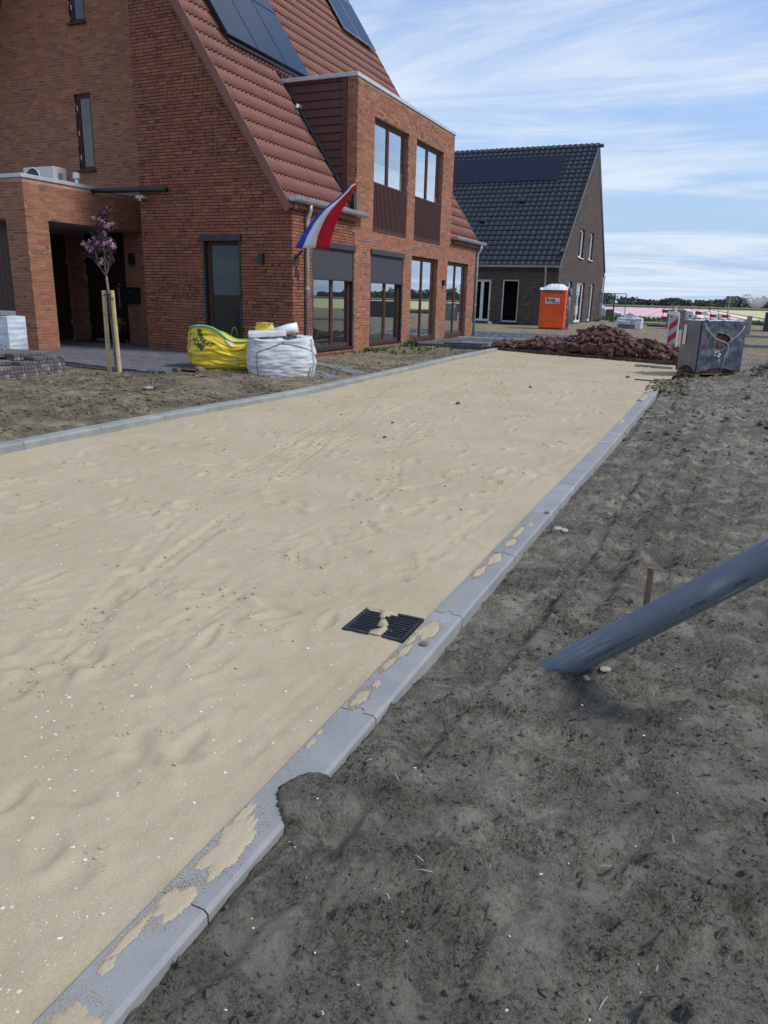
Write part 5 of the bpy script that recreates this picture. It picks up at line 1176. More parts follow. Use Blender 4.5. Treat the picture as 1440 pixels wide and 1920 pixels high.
for px0,px1,lab in ((206,194.5,'left round wooden stake of the young cherry tree'),(225,210,'right round wooden stake of the young cherry tree')):
    a=P2(px0,703); b=P2(px1,546); a.z-=.08; k=MB(); k.tube([a,b,b+Vector((0,0,.012))],[.036,.034,.026],14)
    tag(k.build('tree_stake',STAKE,None,smooth=False),lab,'wooden stake')
for zz,xa in ((1.42,-9.17),(1.27,-9.07)):
    pass
for (pa,pb,q) in (((195,553),(206,551),0),((200,560),(213,560),0)):
    a=P2(*pa,-.045); b=P2(*pb,-.045); a2=P2(*pa,.045); b2=P2(*pb,.045); MB().tube([a,b,b2,a2,a],.009,6).build('tie_strap',BLACK,T)
for k,yy in enumerate((590,640,665)): a=P2(208+k*4,yy); MB().tube([a-Vector((0,0,.008)),a+Vector((0,0,.008))],.029,10).build('tie_ring',BLACK,T)

# ---- big bags
def bag_surface(cx,cy,rx,ry,z0,zt,bulge,n=4.0,wr=.02,seed=0,lean=(0,0),rot=0):
    def f(u,v,off=0.0):
        c,s=math.cos(u),math.sin(u); k=(abs(c)**n+abs(s)**n)**(-1/n); k=.35*1.0+.65*k
        b=1+bulge*math.sin(math.pi*min(1,v*1.05))-.16*max(0,(.14-v)/.14)**2; top=zt(c*k,s*k); 
        e=noise.noise(Vector((math.cos(u)*2.0,math.sin(u)*2.0,v*7))+Vector((seed,0,0)))*wr*1.1+noise.noise(Vector((math.cos(u)*4.2,math.sin(u)*4.2,v*17))+Vector((seed+5,0,0)))*wr*.8+noise.noise(Vector((math.cos(u)*9,math.sin(u)*9,v*34))+Vector((seed+9,0,0)))*wr*.30
        x=(rx*k*c)*b+(e+off)*c; y=(ry*k*s)*b+(e+off)*s
        xr_,yr_=x*math.cos(rot)-y*math.sin(rot),x*math.sin(rot)+y*math.cos(rot)
        return Vector((cx+xr_+lean[0]*v,cy+yr_+lean[1]*v,z0+(top-z0)*v))
    return f
def bag_mesh(f,capf,nu=110,nv=54,nc=12):
    V=[];F=[]
    for i in range(nv+1):
        for j in range(nu): V.append(f(2*math.pi*j/nu,i/nv))
    for i in range(nv):
        for j in range(nu): k=(j+1)%nu; F.append((i*nu+j,i*nu+k,(i+1)*nu+k,(i+1)*nu+j))
    base=nv*nu; rim=[V[base+j].copy() for j in range(nu)]; c=sum(rim,Vector())/nu
    for q in range(1,nc+1):
        t=q/nc
        for j in range(nu): V.append(capf(rim[j].lerp(c,t*.985),t,j))
    for q in range(nc):
        a0=base+q*nu
        for j in range(nu): k=(j+1)%nu; F.append((a0+j,a0+k,a0+nu+k,a0+nu+j))
    F.append(tuple(base+nc*nu+j for j in range(nu))); m=MB(); m.add(V,F); return m
def surf_tube(m,f,pts,rad,off=.0,n=7,mi=0): m.tube([f(u,v,off) for u,v in pts],rad,n,mi)
def strap(m,f,pts,w,off=.008,mi=0):
    P=[f(u,v,off) for u,v in pts]; 
    for a,b in zip(P[:-1],P[1:]):
        d=(b-a); 
        c=.5*(a+b); nrm=(c-Vector((P[0].x,c.y+1.0,c.z))); nrm=Vector((0,-1,0)); sd=d.cross(nrm).normalized()*w*.5
        m.hexa([a-sd+nrm*0,a+sd,a+sd-nrm*.006,a-sd-nrm*.006,b-sd,b+sd,b+sd-nrm*.006,b-sd-nrm*.006])
pallet('broken weathered pallet under the yellow bag',-8.72,-7.45,10.42,11.5,.085)
stone(-8.10,10.36,.085,'brown chunk of brick at the front edge of the broken pallet',PEG,yard_h,.8)
t=thing('yellow_big_bag','slumped yellow big bag of gravel with green piping and dark lettering on a broken pallet','big bag',(-8.1,11.1,.2))
def ztop(c,s): 
    x=c; return .74+.20*math.cos(min(1.5,abs(x+.62)*1.9))*(1-.55*sst(s,-.3,.8))-.07*sst(x,-.3,.1)+.02*sst(x,.3,.9)
yb=bag_surface(-8.02,11.10,.66,.48,.20,ztop,.07,4,.026,2,rot=.5)
def ycap(p,t,j): 
    q=Vector((p.x,p.y,p.z)); q.z=p.z-.16*math.sin(math.pi*min(1,t*1.2)/2)**.7-.05*noise.noise(p*6); return q
bag_mesh(yb,ycap).build('bag_body',YBAG,t,smooth=True)
m=MB(); m.tube([yb(u,1.0,.004)+Vector((0,0,.004)) for u in np.linspace(math.pi*.95,math.pi*1.72,40)],.017,8); m.tube([yb(u,1.0,.0) for u in np.linspace(-math.pi*.28,math.pi*.95,50)],.010,6); m.build('green_piping',GREENP,t,smooth=True)
m=MB(); m.tube([yb(math.pi*1.195,v,.004) for v in np.linspace(.02,.98,16)],.009,6); m.build('bag_seam',pm('dark_yellow_seam',(.30,.24,.05)),t)
def loop(name,c,w,h,tw,mat,parent,yaw=0,th=.004):
    m=MB(); n=14; pr=None
    for i in range(n+1):
        a=math.pi*i/n; p=Vector(c)+Vector((math.cos(a)*w*math.cos(yaw),math.cos(a)*w*math.sin(yaw),math.sin(a)*h)); side=Vector((-math.sin(yaw),math.cos(yaw),0))*tw*.5
        cur=(p-side,p+side)
        if pr: m.hexa([pr[0],pr[1],pr[1]+Vector((0,0,th)),pr[0]+Vector((0,0,th)),cur[0],cur[1],cur[1]+Vector((0,0,th)),cur[0]+Vector((0,0,th))])
        pr=cur
    return m.build(name,mat,parent)
loop('lifting_loop',(-8.0,11.25,.76),.05,.14,.05,GREENP,t,.7); loop('lifting_loop',(-7.80,11.55,.76),.10,.14,.06,GREENP,t,.5)
m=MB(); sb=bag_surface(-7.60,11.62,.15,.10,.70,lambda c,s:.98,.2,2.5,.02,6); bag_mesh(sb,lambda p,t_,j:Vector((p.x,p.y,p.z+.02*t_)),40,14,5).build('bag_corner',YBAG,t,smooth=True)
m=MB(); m.tube([sb(u,1.0,.003) for u in np.linspace(math.pi,2.2*math.pi,20)],.012,6); m.build('green_piping',GREENP,t)
m=MB(); strap(m,yb,[(math.pi*1.585,v) for v in np.linspace(.06,.46,8)],.045,.006); m.build('green_strap',GREENP,t)
m=MB(); q=[]
a,b,c,d=yb(math.pi*1.50,.92,.012),yb(math.pi*1.56,.80,.012),yb(math.pi*1.565,.97,.016),yb(math.pi*1.515,1.0,.016)
m.hexa([a,b,b+Vector((0,.006,0)),a+Vector((0,.006,0)),d,c,c+Vector((0,.006,0)),d+Vector((0,.006,0))]); m.build('white_label',WHITE,t)
# torn patch with gravel showing
m=MB(); pts=[(math.pi*1.64,.10),(math.pi*1.66,.20),(math.pi*1.69,.17),(math.pi*1.72,.27),(math.pi*1.76,.27),(math.pi*1.79,.16),(math.pi*1.755,.12),(math.pi*1.74,.04),(math.pi*1.70,.06)]
P=[yb(u,v,.008) for u,v in pts]; m.add(P+[p+Vector((0,.012,0)) for p in P],[tuple(range(9))]+[(i,(i+1)%9,9+(i+1)%9,9+i) for i in range(9)]); m.build('torn_patch',pm('brown_rubble',(.17,.11,.07),(.09,.06,.045),scale=30,rough=.95,bump=1,bscale=50,bdist=.03),t)
def text_on(txt,size,mapf,mat,parent,name,font_sp=1.0,thick=.003,bold=.0):
    cu=bpy.data.curves.new('txt','FONT'); cu.body=txt; cu.size=size; cu.align_x='LEFT'; cu.space_character=font_sp; cu.offset=bold; cu.resolution_u=3; cu.fill_mode='FRONT'
    o=bpy.data.objects.new('txt',cu); link(o); bpy.context.view_layer.update(); dg=bpy.context.evaluated_depsgraph_get(); me=bpy.data.meshes.new_from_object(o.evaluated_get(dg)); bpy.data.objects.remove(o)
    bm=bmesh.new(); bm.from_mesh(me); bmesh.ops.triangulate(bm,faces=bm.faces)
    bmesh.ops.subdivide_edges(bm,edges=[e for e in bm.edges if e.calc_length()>size*.25],cuts=1)
    for v in bm.verts: v.co=mapf(v.co.x,v.co.y)
    bm.to_mesh(me); bm.free(); me.materials.clear(); me.materials.append(mat); me.name=name
    return mobj(name,me,parent)
DGREEN=pm('dark_green_print',(.02,.06,.02),rough=.5)
def arcmap(f,u0,v0,du,dv,curve):    # text line bends like the sagging fold of the bag
    def g(x,y):
        a=curve(x); px,py=a[0]-a[3]*y,a[1]+a[2]*y   # position plus normal offset
        return f(u0+px*du,v0+py*dv,.012)
    return g
def cv(R_,a0,sgn=1):
    def c(x):
        a=a0+x/R_; return (R_*math.cos(a),R_*math.sin(a),-math.sin(a+math.pi/2)*-1*0+math.sin(a+math.pi/2)*0+(-math.sin(a)),(math.cos(a)))
    return c
# letters follow a circle arc, tops pointing to its centre
def circ_text(txt,size,R_,a0,cu_,cv_,nm):
    def g(x,y):
        a=a0+x/R_; rr_=R_-y; X_=rr_*math.cos(a); Y3=rr_*math.sin(a)
        return yb(math.pi*1.5+math.atan((cu_+X_*1.45)/.67),min(.97,(cv_+Y3-.2)/(ztop((cu_+X_*1.45)/.67,-1)-.2)),.014)
    return text_on(txt,size,g,DGREEN,t,nm,1.0,bold=.004)
circ_text('SIERGRAT',.088,.36,math.pi*1.04,-.02,.93,'lettering')
circ_text('JOM',.135,.50,math.pi*1.17,-.02,.96,'lettering')

t=thing('white_big_bag','bulging white big bag with grey seams and folded white flaps beside the yellow bag','big bag',(-6.62,10.75,.1))
wb=bag_surface(-6.86,10.98,.53,.42,.085,lambda c,s:.80+.02*c-.04*s*s,.11,3.2,.015,14,rot=.62)
def wcap(p,t_,j): q=p.copy(); q.z=p.z+.035*math.sin(math.pi*t_)+.05*noise.noise(p*7)-.05*t_; return q
m=bag_mesh(wb,wcap); m.build('bag_body',WTOP,t,smooth=True)
SEAM=pm('grey_seam_cord',(.16,.17,.165),(.10,.11,.11),rough=.8)
def us(px): return px
m=MB(); surf_tube(m,wb,[(math.pi*(1.27+.0*v),v) for v in np.linspace(.05,.72,14)]+[(math.pi*(1.27+.035*k),.72+.035*k) for k in range(1,8)],.0085,.002)
surf_tube(m,wb,[(math.pi*(1.45+.045*k),.93-.012*k*k*.35) for k in range(0,12)],.0075,.003); m.build('grey_seam',SEAM,t)
m=MB()
for (a,b) in ((.90,.86),(.80,.74),(.64,.6)): pass
strap(m,wb,[(math.pi*1.79,v) for v in np.linspace(.03,.98,12)],.05,.010); m.build('white_strap',WHITE,t)
m=MB(); strap(m,wb,[(math.pi*1.745,v) for v in np.linspace(.03,.35,6)],.03,.012); m.build('beige_strap',STAKE,t)
# folded flaps on top
m=MB(); m.obox((-7.02,10.80,.855),(.26,.17,.02),(-.08,.13,.01),(-.01,0,.045)); m.build('folded_flap',WTOP,t,bevel=.02,segs=3)
m=MB(); m.tube([(-6.92,10.92,.88),(-6.76,11.02,.925),(-6.62,11.12,.96)],[.07,.085,.085],14); m.build('rolled_flap',WPLAST,t,smooth=True)
loop('beige_band',(-6.62,10.98,.80),.13,.10,.05,STAKE,t,.7); loop('beige_band',(-6.72,10.90,.80),.16,.07,.04,STAKE,t,.5)
leafball('crumpled_film',(-6.98,11.05,.86),90,(.18,.12,.06),.06,[WPLAST],t,8)
leafball('rubble',(-6.62,10.95,.80),60,(.10,.10,.03),.03,[CHAR],t,9)

# grey slabs leading to the house, beside the white bag
def slab(x0,y0,x1,y1,w,label):
    d=Vector((x1-x0,y1-y0,0)).normalized(); n=Vector((-d.y,d.x,0)); L_=math.hypot(x1-x0,y1-y0)
    a=Vector((x0,y0,0));b=Vector((x1,y1,0)); z=lambda p:max(.075,float(yard_h(np.array([p.x]),np.array([p.y]))[0]))+.016
    m=MB(); q=[a,b,b+n*w,a+n*w]; m.hexa([Vector((p.x,p.y,z(p)-.05)) for p in q]+[Vector((p.x,p.y,z(p))) for p in q]); tag(m.build('paving_slab',SLABG,None,bevel=.004),label,'paving slab')
slab(-7.75,12.9,-6.90,12.45,.36,'dark grey paving slab nearest the house in the path past the white bag'); slab(-6.87,12.43,-6.02,12.0,.36,'dark grey paving slab between the kerb and the drainpipe corner')
slab(-6.75,11.55,-6.05,11.2,.30,'loose grey paving slab just right of the white bag')

# gravel strip with lengths of dark concrete
m=MB(); gv=[(-8.10,19.2),(-6.2,19.7),(-5.9,20.6),(-6.0,27.0),(-12,27.0),(-12,26.2),(-8.12,26.2)]
def gravel():
    xs=np.linspace(-11.8,-4.6,150); ys=np.linspace(19.3,28.4,150); Xg,Yg=np.meshgrid(xs,ys); z=np.where(Yg<YEND,yard_h(Xg.ravel(),Yg.ravel()).reshape(Xg.shape),site_h(Xg.ravel(),Yg.ravel()).reshape(Xg.shape))
    Z=np.maximum(z,.20)+.03+.010*pn(Xg,Yg,9,90)+.008*pn(Xg,Yg,23,91); V=np.stack([Xg.ravel(),Yg.ravel(),Z.ravel()],1); i=(np.arange(149)[None,:]+np.arange(149)[:,None]*150).ravel()
    cx_=V[i,0]; cy_=V[i,1]; k=((cx_>-8.12)|(cy_>25.7))&(cx_<-6.0+ (cy_-20)*.16)&(cy_>19.45+(cx_+8.1)*.18); i=i[k]; F=np.stack([i,i+1,i+151,i+150],1)
    return mobj('gravel_bed',np_mesh('gravel_bed',V,F,GRAVEL),kind='stuff',label='bed of blue-grey gravel at the far corner of the brick house',cat='gravel')
gravel()
r=np.random.RandomState(31); n=5200; yy=19.5+r.rand(n)**1.2*8.5; xx=r.uniform(-11.5,-4.7,n); k=((xx>-8.1)|(yy>25.7))&(xx<-6.0+(yy-20)*.16)&(yy>19.45+(xx+8.1)*.18); xx=xx[k];yy=yy[k]; ss=r.uniform(.010,.022,len(xx))
zz=np.maximum(np.where(yy<YEND,yard_h(xx,yy),site_h(xx,yy)),.20)+.03; ico_lumps('gravel_stones',np.column_stack([xx,yy,zz+.006]),ss,GRAVEL,'loose grey gravel stones at the far corner of the brick house','gravel',.8,12)
def bar3(x0,y0,x1,y1,w,h,z,mat,label,cat,name='concrete_edging'):
    d=Vector((x1-x0,y1-y0,0)); n=Vector((-d.y,d.x,0)).normalized()*w*.5; c=Vector(((x0+x1)/2,(y0+y1)/2,z+h/2)); tag(MB().obox(c,d*.5,n,Vector((0,0,h/2))).build(name,mat,None,bevel=.006),label,cat)
bar3(-8.10,19.30,-6.0,19.70,.06,.16,.13,CHAR,'long dark concrete edging along the front of the gravel bed','edging')
bar3(-7.05,19.75,-6.02,19.95,.42,.15,.19,CHAR,'dark concrete block lying on the gravel beside the road end','concrete block'); bar3(-6.75,20.25,-5.95,20.35,.20,.12,.22,KERB2,'pale grey concrete piece lying behind the dark block on the gravel','concrete block')
bar3(-8.3,24.0,-5.35,24.6,.05,.08,.20,ZTRIM,'pale straight edging strip lying across the gravel','edging'); bar3(-7.0,28.6,-5.6,28.2,.35,.05,.24,CHAR,'dark flat board behind the gravel in front of the portable toilet','board','board')
tufts('weeds',60,(-8.1,-5.8),(14.6,19.6),yard_h,(.03,.10),(.008,.018),GRASS,'low green weeds growing along the foot of the glazed facade',9,1.2,5,mask=lambda x,y:(x<-7.75 or (y>16 and x<-6.6 and random.random()<.5)))
tufts('weed_clump',9,(-7.95,-7.7),(18.9,19.5),yard_h,(.10,.22),(.02,.04),GRASS,'taller clump of green weeds at the pier between two tall windows',10,1.2,6)
tufts('weed_clump',5,(-8.0,-7.8),(16.6,17.0),yard_h,(.06,.12),(.015,.025),GRASS,'small green weed at the foot of the brick pier',10,1.2,7)

# ---- flag
F_=thing('flag','Dutch tricolour of red, white and blue hanging from a slanted pole at the house corner','flag',(FX,13.6,2.2))
pa=Vector((FX+.06,13.6,2.23)); pb=P2(668,341,0,13.6); dirp=(pb-pa).normalized()
MB().tube([pa,pb],.014,10).build('pole',pm('white_pole',(.62,.60,.56),rough=.4),F_,smooth=True)
m=MB(); m.lathe(pb,[(.018,-.02),(.035,.0),(.028,.03),(.01,.045)],12); m.build('finial',pm('orange_knob',(.60,.10,.04),rough=.4),F_)
m=MB(); m.tube([pa-dirp*.06,pa+dirp*.16],.024,10); m.box(FX,FX+.02,13.55,13.65,2.08,2.26); m.build('holder',BLACK,F_)
m=MB(); m.tube([pa+Vector((.02,0,-.02)),pa+Vector((.02,0.01,-.18))],[.018,.008],8); m.build('tassel',BLACK,F_)
rows=[(347,[658,660,663,668]),(358,[647,650.5,654.5,662]),(372,[632,636,641,653]),(392,[607,611.5,622,642]),(405,[594,600,613,635.5]),(420,[581,588.5,605,629]),(442,[567,576.5,596,622.5]),(465,[554,567,591.5,617.5])]
def flag_band(b,mat,name):
    V=[];F=[];n=7; R2=[]
    for i in range(len(rows)-1):
        for q in range(3):
            s=q/3; R2.append((rows[i][0]*(1-s)+rows[i+1][0]*s,[rows[i][1][k]*(1-s)+rows[i+1][1][k]*s for k in range(4)]))
    R2.append(rows[-1])
    for ri,(py,xs) in enumerate(R2):
        for j in range(n):
            s=j/(n-1); px=xs[b]*(1-s)+xs[b+1]*s; w=b+s; t_=ri/len(R2)
            dy=.035*math.sin(w*2.3+t_*2.5)*(.3+t_)+.018*math.sin(w*6+t_*3)*t_
            V.append(P2(px,py+(b==2)*s*3*t_-(b==0)*(1-s)*1.5*t_,dy,13.50))
    for i in range(len(R2)-1):
        for j in range(n-1): a=i*n+j; F.append((a,a+1,a+n+1,a+n))
    m=MB(); m.add(V,F); o=m.build(name,mat,F_,smooth=True); so_=o.modifiers.new('thickness','SOLIDIFY'); so_.thickness=.002
flag_band(0,BLC,'blue_stripe'); flag_band(1,WHC,'white_stripe'); flag_band(2,REDC,'red_stripe')
# ============================================================ ROAD END: paving edge and brick heap
E0=Vector((-6.15,20.45,0)); E1=Vector((-.93,18.55,0)); ed=(E1-E0).normalized(); en=Vector((-ed.y,ed.x,0)); EL=(E1-E0).length
def egh(x,y): return float(sand_h(np.array([x]),np.array([y]))[0])
pvm=MB(); c=(E0+E1)*.5+en*.75; pvm.obox(c+Vector((0,0,.13)),ed*(EL*.5-.03),en*.70,Vector((0,0,.07))); pave=pvm.build('brick_pavement',SAND,kind='structure')
bp=bev_mesh(.097,.2,.078,.005,BR_P,'brick'); bq=bev_mesh(.222,.108,.080,.0035,BR_P,'brick')
ang=math.atan2(ed.y,ed.x); rr=random.Random(4)
for row in range(2):
    k=0
    while (k+.5)*.101<EL:
        p=E0+ed*((k+.5)*.101)+en*(.10+row*.205+rr.uniform(-.012,.012)); z=.185+rr.uniform(-.006,.006); mobj('brick',bp,pave,mat=Matrix.Translation((p.x,p.y,z))@Matrix.Rotation(ang+rr.uniform(-.03,.03),4,'Z')); k+=1
def mound(s,d):   # height of the heap: s along the edge from the left end, d back from it
    H_=[(0,.12),(.5,.20),(.9,.18),(1.15,.26),(1.5,.36),(1.9,.32),(2.3,.36),(2.55,.42),(2.85,.66),(3.15,.74),(3.5,.66),(4.0,.46),(4.5,.44),(4.9,.36),(5.3,.26)]
    h=np.interp(s,[a for a,b in H_],[b for a,b in H_]); w=1.25 if 2.6<s<4 else .95
    return h*max(0,1-abs(d-.62*w)/(.62*w))**.55
lbl='dark red paving brick lying loose in the heap across the road end'; grp='loose paving bricks heaped across the road end'
cand=[]; used=[]
for k in range(1500):
    s=rr.uniform(.02,EL+.05); d=rr.uniform(.10,1.5); h=mound(s,d)
    if h<.03: continue
    for lv in range(3):
        z=.23+h-.04-lv*.085
        if z<.24 and lv>0: break
        ok=all((s-a)**2+(d-b)**2+((z-c_)*1.6)**2>.118**2 for a,b,c_ in used)
        if ok: used.append((s,d,z)); cand.append((s,d,z,rr.uniform(0,math.pi),rr.gauss(0,.35),rr.gauss(0,.35)))
# neat remains of the stack at the peak
stk=[]
for lay in range(7):
    for i in range(5-(lay>3)-(lay>4)-(lay>5)):
        for q in range(2): stk.append((2.42+i*.228+(lay%2)*.05+(lay>4)*.2,.66+q*.112,.27+lay*.083))
for k,(s,d,z,a,b,c_) in enumerate(cand):
    p=E0+ed*s+en*d; 
    cand[k]=(score((p.x,p.y,z))*(1+.25*z-.18*d),Matrix.Translation((p.x,p.y,z))@Matrix.Rotation(a,4,'Z')@Matrix.Rotation(b,4,'X')@Matrix.Rotation(c_,4,'Y'))
for (s,d,z) in stk:
    p=E0+ed*s+en*d; cand.append((9,Matrix.Translation((p.x,p.y,z))@Matrix.Rotation(ang+rr.uniform(-.05,.05),4,'Z')))
cand.sort(key=lambda q:-q[0]); print('heap bricks',len(cand))
for q,mx in cand[:300]: mobj('paving_brick',bq,None,mat=mx,label=lbl,cat='paving brick',group=grp)
bv=np.array([tuple(v.co) for v in bq.vertices]); V=[];F=[]; bff=[tuple(p.vertices) for p in bq.polygons]
for q,mx in cand[300:]:
    A=np.array(mx); b0=len(V); V+=[tuple(x) for x in bv@A[:3,:3].T+A[:3,3]]; F+=[tuple(b0+i for i in f) for f in bff]
if F:
    me=bpy.data.meshes.new('brick_heap'); me.from_pydata(V,[],F); me.materials.append(BR_P); at=me.attributes.new('rnd','FLOAT','FACE'); rv=[rr.random() for _ in cand[300:]]; at.data.foreach_set('value',[rv[i//len(bff)] for i in range(len(F))]); mobj('brick_heap',me,kind='stuff',label='smaller and half buried bricks filling the heap across the road end',cat='paving bricks')
# plank and debris on the sand near the pallet
bar3(-1.75,17.62,-.95,17.35,.10,.05,.14,KERB2,'thin grey-green plank half sunk in the sand before the wrapped pallet','plank','plank'); bar3(-1.45,14.75,-1.12,14.70,.06,.03,.10,CHAR,'dark strip of bark or metal lying on the sand near the far kerb end','debris','debris')
stone(-1.62,15.05,.04,'dark clod on the sand left of the dark strip near the far kerb end',CLOD,sand_h,.6)
for i,(x,y,s) in enumerate(((-2.9,12.5,.03),(-3.4,10.2,.035),(-3.6,8.3,.02),(-3.3,7.4,.022))): stone(x,y,s,['dark lump in the middle of the sand road before the brick heap','dark lump on the sand road level with the white bag','small dark lump on the sand road, second nearest of the middle ones','small dark lump on the sand road beside a wheel track'][i],CLOD,sand_h,.7)

# ============================================================ WRAPPED BRICK PALLET
ax=Vector((.76,.65,0)).normalized(); az=math.atan2(ax.y,ax.x)
PO_=(-.455,15.87,.10)
pallet('brown pallet under the brick pack wrapped in dark film',0.0,1.01,.0,.56,-.02,PEG,rz=az,origin=PO_)
t=thing('wrapped_brick_pack','pack of paving bricks wrapped in dark blue-grey film with a torn hole','brick pack',PO_,az)
# film front with hole, local coordinates
def skin(P,A,Bv,N,na,nb,hole=None,amp=.02,arch=0,seed=0,scal=6):
    V=[];F=[]; P=Vector(P);A=Vector(A);Bv=Vector(Bv);N=Vector(N)
    for i in range(nb+1):
        for j in range(na+1):
            s,q=j/na,i/nb; lift=arch*max(0,math.sin(math.pi*s))*(1-q)**6
            p=P+A*s+Bv*min(1,q+lift/Bv.length); e=min(s,1-s,1-q); k=min(1,e*10)
            d=noise.noise(p*scal+Vector((seed,0,0)))*amp+.5*amp*noise.noise(Vector((p.x*18,p.y*18,p.z*6))+Vector((seed,0,0)))
            # tension wrinkles running from the lower corners
            rx,rz_=s*A.length,q*Bv.length; d+=.006*math.sin(40*math.atan2(rz_+.05,rx+.05))*max(0,1-math.hypot(rx,rz_)/.45)+.006*math.sin(40*math.atan2(rz_+.05,A.length-rx+.05))*max(0,1-math.hypot(A.length-rx,rz_)/.45)
            V.append(p+N*d*k)
    for i in range(nb):
        for j in range(na):
            s,q=(j+.5)/na,(i+.5)/nb
            if hole:
                hx,hz,hr,hh=hole; a=math.atan2(q*Bv.length-hz,s*A.length-hx)
                if ((s*A.length-hx)/hr)**2+((q*Bv.length-hz)/hh)**2<(1+.12*math.sin(3*a+1)+.07*math.sin(7*a))**2: continue
            a=i*(na+1)+j; F.append((a,a+1,a+na+2,a+na+1))
    return V,F
PW,PD,PH=1.01,.52,.99; zb_=.115
m=MB(); V,F=skin((-.012,-.03,zb_),(PW+.02,0,0),(0,0,PH),(0,-1,0),70,70,(.47,.61,.19,.165),.022,.09,1); m.add(V,F); m.build('film_front',FILM,t,local=True,smooth=True)
m=MB(); V,F=skin((-.03,PD,zb_),(0,-PD-.02,0),(0,0,PH),(-1,0,0),40,50,None,.010,.13,5); m.add(V,F); m.build('film_side',FILML,t,local=True,smooth=True)
m=MB(); V,F=skin((PW+.02,-.02,zb_),(0,PD+.02,0),(0,0,PH),(1,0,0),40,40,None,.02,0,7); m.add(V,F); V,F=skin((PW,PD+.03,zb_),(-PW,0,0),(0,0,PH),(0,1,0),30,30,None,.02,0,8); m.add(V,F); m.build('film_back',FILM,t,local=True,smooth=True)
m=MB(); V,F=skin((-.02,-.025,zb_+PH),(PW+.04,0,0),(0,PD+.05,0),(0,0,1),30,30,None,.03,0,9,9); m.add(V,F); m.build('film_top',FILMW,t,local=True,smooth=True)
rr=random.Random(77)
for k in range(13):
    for i in range(9):
        if not (k<3 or (1<=i<=7 and 3<k<11)): 
            continue
        x0=.01+i*.104; mobj('brick',bp,t,mat=Matrix.Translation((x0+.052,.10,zb_+.042+k*.0805)),local=True)
for k in range(3):
    for i in range(2): mobj('brick',bq,t,mat=Matrix.Translation((.055,.28+i*.225,zb_+.042+k*.0805))@Matrix.Rotation(math.pi/2,4,'Z'),local=True)
MB().box(.11,PW-.02,.20,PD-.02,zb_,zb_+PH-.03).build('inner_bricks',BR_P,t,local=True)
m=MB()
hx,hz=.47,.61
c1=[(.03,-.045,zb_+PH-.05),(.15,-.05,zb_+PH-.20),(.32,-.05,zb_+PH-.33),(.50,-.05,zb_+PH-.385),(.60,-.05,zb_+PH-.42)]; c2=[(.97,-.045,zb_+PH-.08),(.88,-.05,zb_+PH-.22),(.72,-.05,zb_+PH-.34),(.60,-.05,zb_+PH-.42)]
c3=[(.60,-.05,zb_+PH-.42),(.66,-.052,zb_+.50),(.645,-.052,zb_+.42),(.60,-.05,zb_+.32),(.585,-.05,zb_+.2),(.55,-.05,zb_+.06)]
for c in (c1,c2,c3): m.tube(c,.0055,6)
m.build('tie_cord',ROPE,t,local=True,smooth=True)
m=MB(); n=30; m.tube([(hx+.195*math.cos(a)*(1+.12*math.sin(3*a+1)),-.045,zb_+hz+.17*math.sin(a)*(1+.12*math.sin(3*a+1))) for a in np.linspace(0,2*math.pi,n)],.0022,5); m.build('torn_edge',ROPE,t,local=True)
leafball('film_patch',(.40,-.045,zb_+.36),26,(.085,.012,.07),.035,[WPLAST],t,3,z0=1).matrix_parent_inverse=Matrix.Identity(4)
MB().box(-.052,-.046,.36,.44,zb_+.52,zb_+.90).build('paper_label',WHITE,t,local=True)
bar3(.95,16.95,1.55,16.55,.35,.03,.17,BLACK,'flat dark patch lying on the soil right of the wrapped brick pack','plastic sheet','dark_patch')  # thin flat black box laid on the soil beside the pack

# ============================================================ GREY PIPE AND PEG
ps=P2(1062,1247,0,2.96); ps=Vector((-.435,2.93,.006)); pe_d=M@np.array([1440-720,1047-960,FPX]); pe=Vector(np.array([0,0,CAMZ])+pe_d*(2.62/FPX)); dp=(pe-ps).normalized()
rad=.0605
o_=ps-dp*.18; zax=dp; xax=Vector((0,0,1)).cross(zax).normalized(); yax=zax.cross(xax)
m=MB(); n=40; Lp=2.6; V=[];F=[]
for k,(rr_,zz) in enumerate(((rad,0),(rad,Lp*.25),(rad,Lp*.5),(rad,Lp*.75),(rad,Lp),(rad-.004,Lp),(rad-.004,0))):
    for j in range(n): a=2*math.pi*j/n; V.append((rr_*math.cos(a),rr_*math.sin(a),zz))
for k in range(6):
    for j in range(n): F.append((k*n+j,k*n+(j+1)%n,(k+1)*n+(j+1)%n,(k+1)*n+j))
m.add(V,F); me=m.mesh('pipe',PVC); me.polygons.foreach_set('use_smooth',[True]*len(me.polygons))
pipe=thing('grey_pipe','thick grey plastic pipe leaning out of the dark soil to the right','pipe',ps)
pmx=frame(xax,yax,zax,o_); ob=mobj('pipe_body',me,pipe,mat=pmx)
# printed line on the side that faces the road
side=(M.T@np.array([0,0,0])); tocam=(Vector((0,0,CAMZ))-(ps+dp*.8)); tocam=(tocam-dp*tocam.dot(dp)).normalized(); dn=tocam.cross(dp); dn=dn if dn.z<0 else -dn
def pipe_map(t0,rot,flip=1):
    def g(x,y):
        a=rot+(-y)/rad; d=tocam*math.cos(a)+dn*math.sin(a); return ps+dp*(t0+x)+d*(rad+.0006)
    return g
text_on('KOMO',.020,pipe_map(.62,.62),PRINT,pipe,'printed_line'); text_on('C',.022,pipe_map(.58,.62),PRINT,pipe,'printed_line'); text_on('LKIMRA',.018,pipe_map(.80,.62),PRINT,pipe,'printed_line'); text_on('- -- --- -- -',.016,pipe_map(.69,.62),PRINT,pipe,'printed_line')
text_on('ML20  A  KOMO  BENOR  125 x 3,2  SN4  PVC',.013,pipe_map(.12,.55),PRINT,pipe,'printed_line')
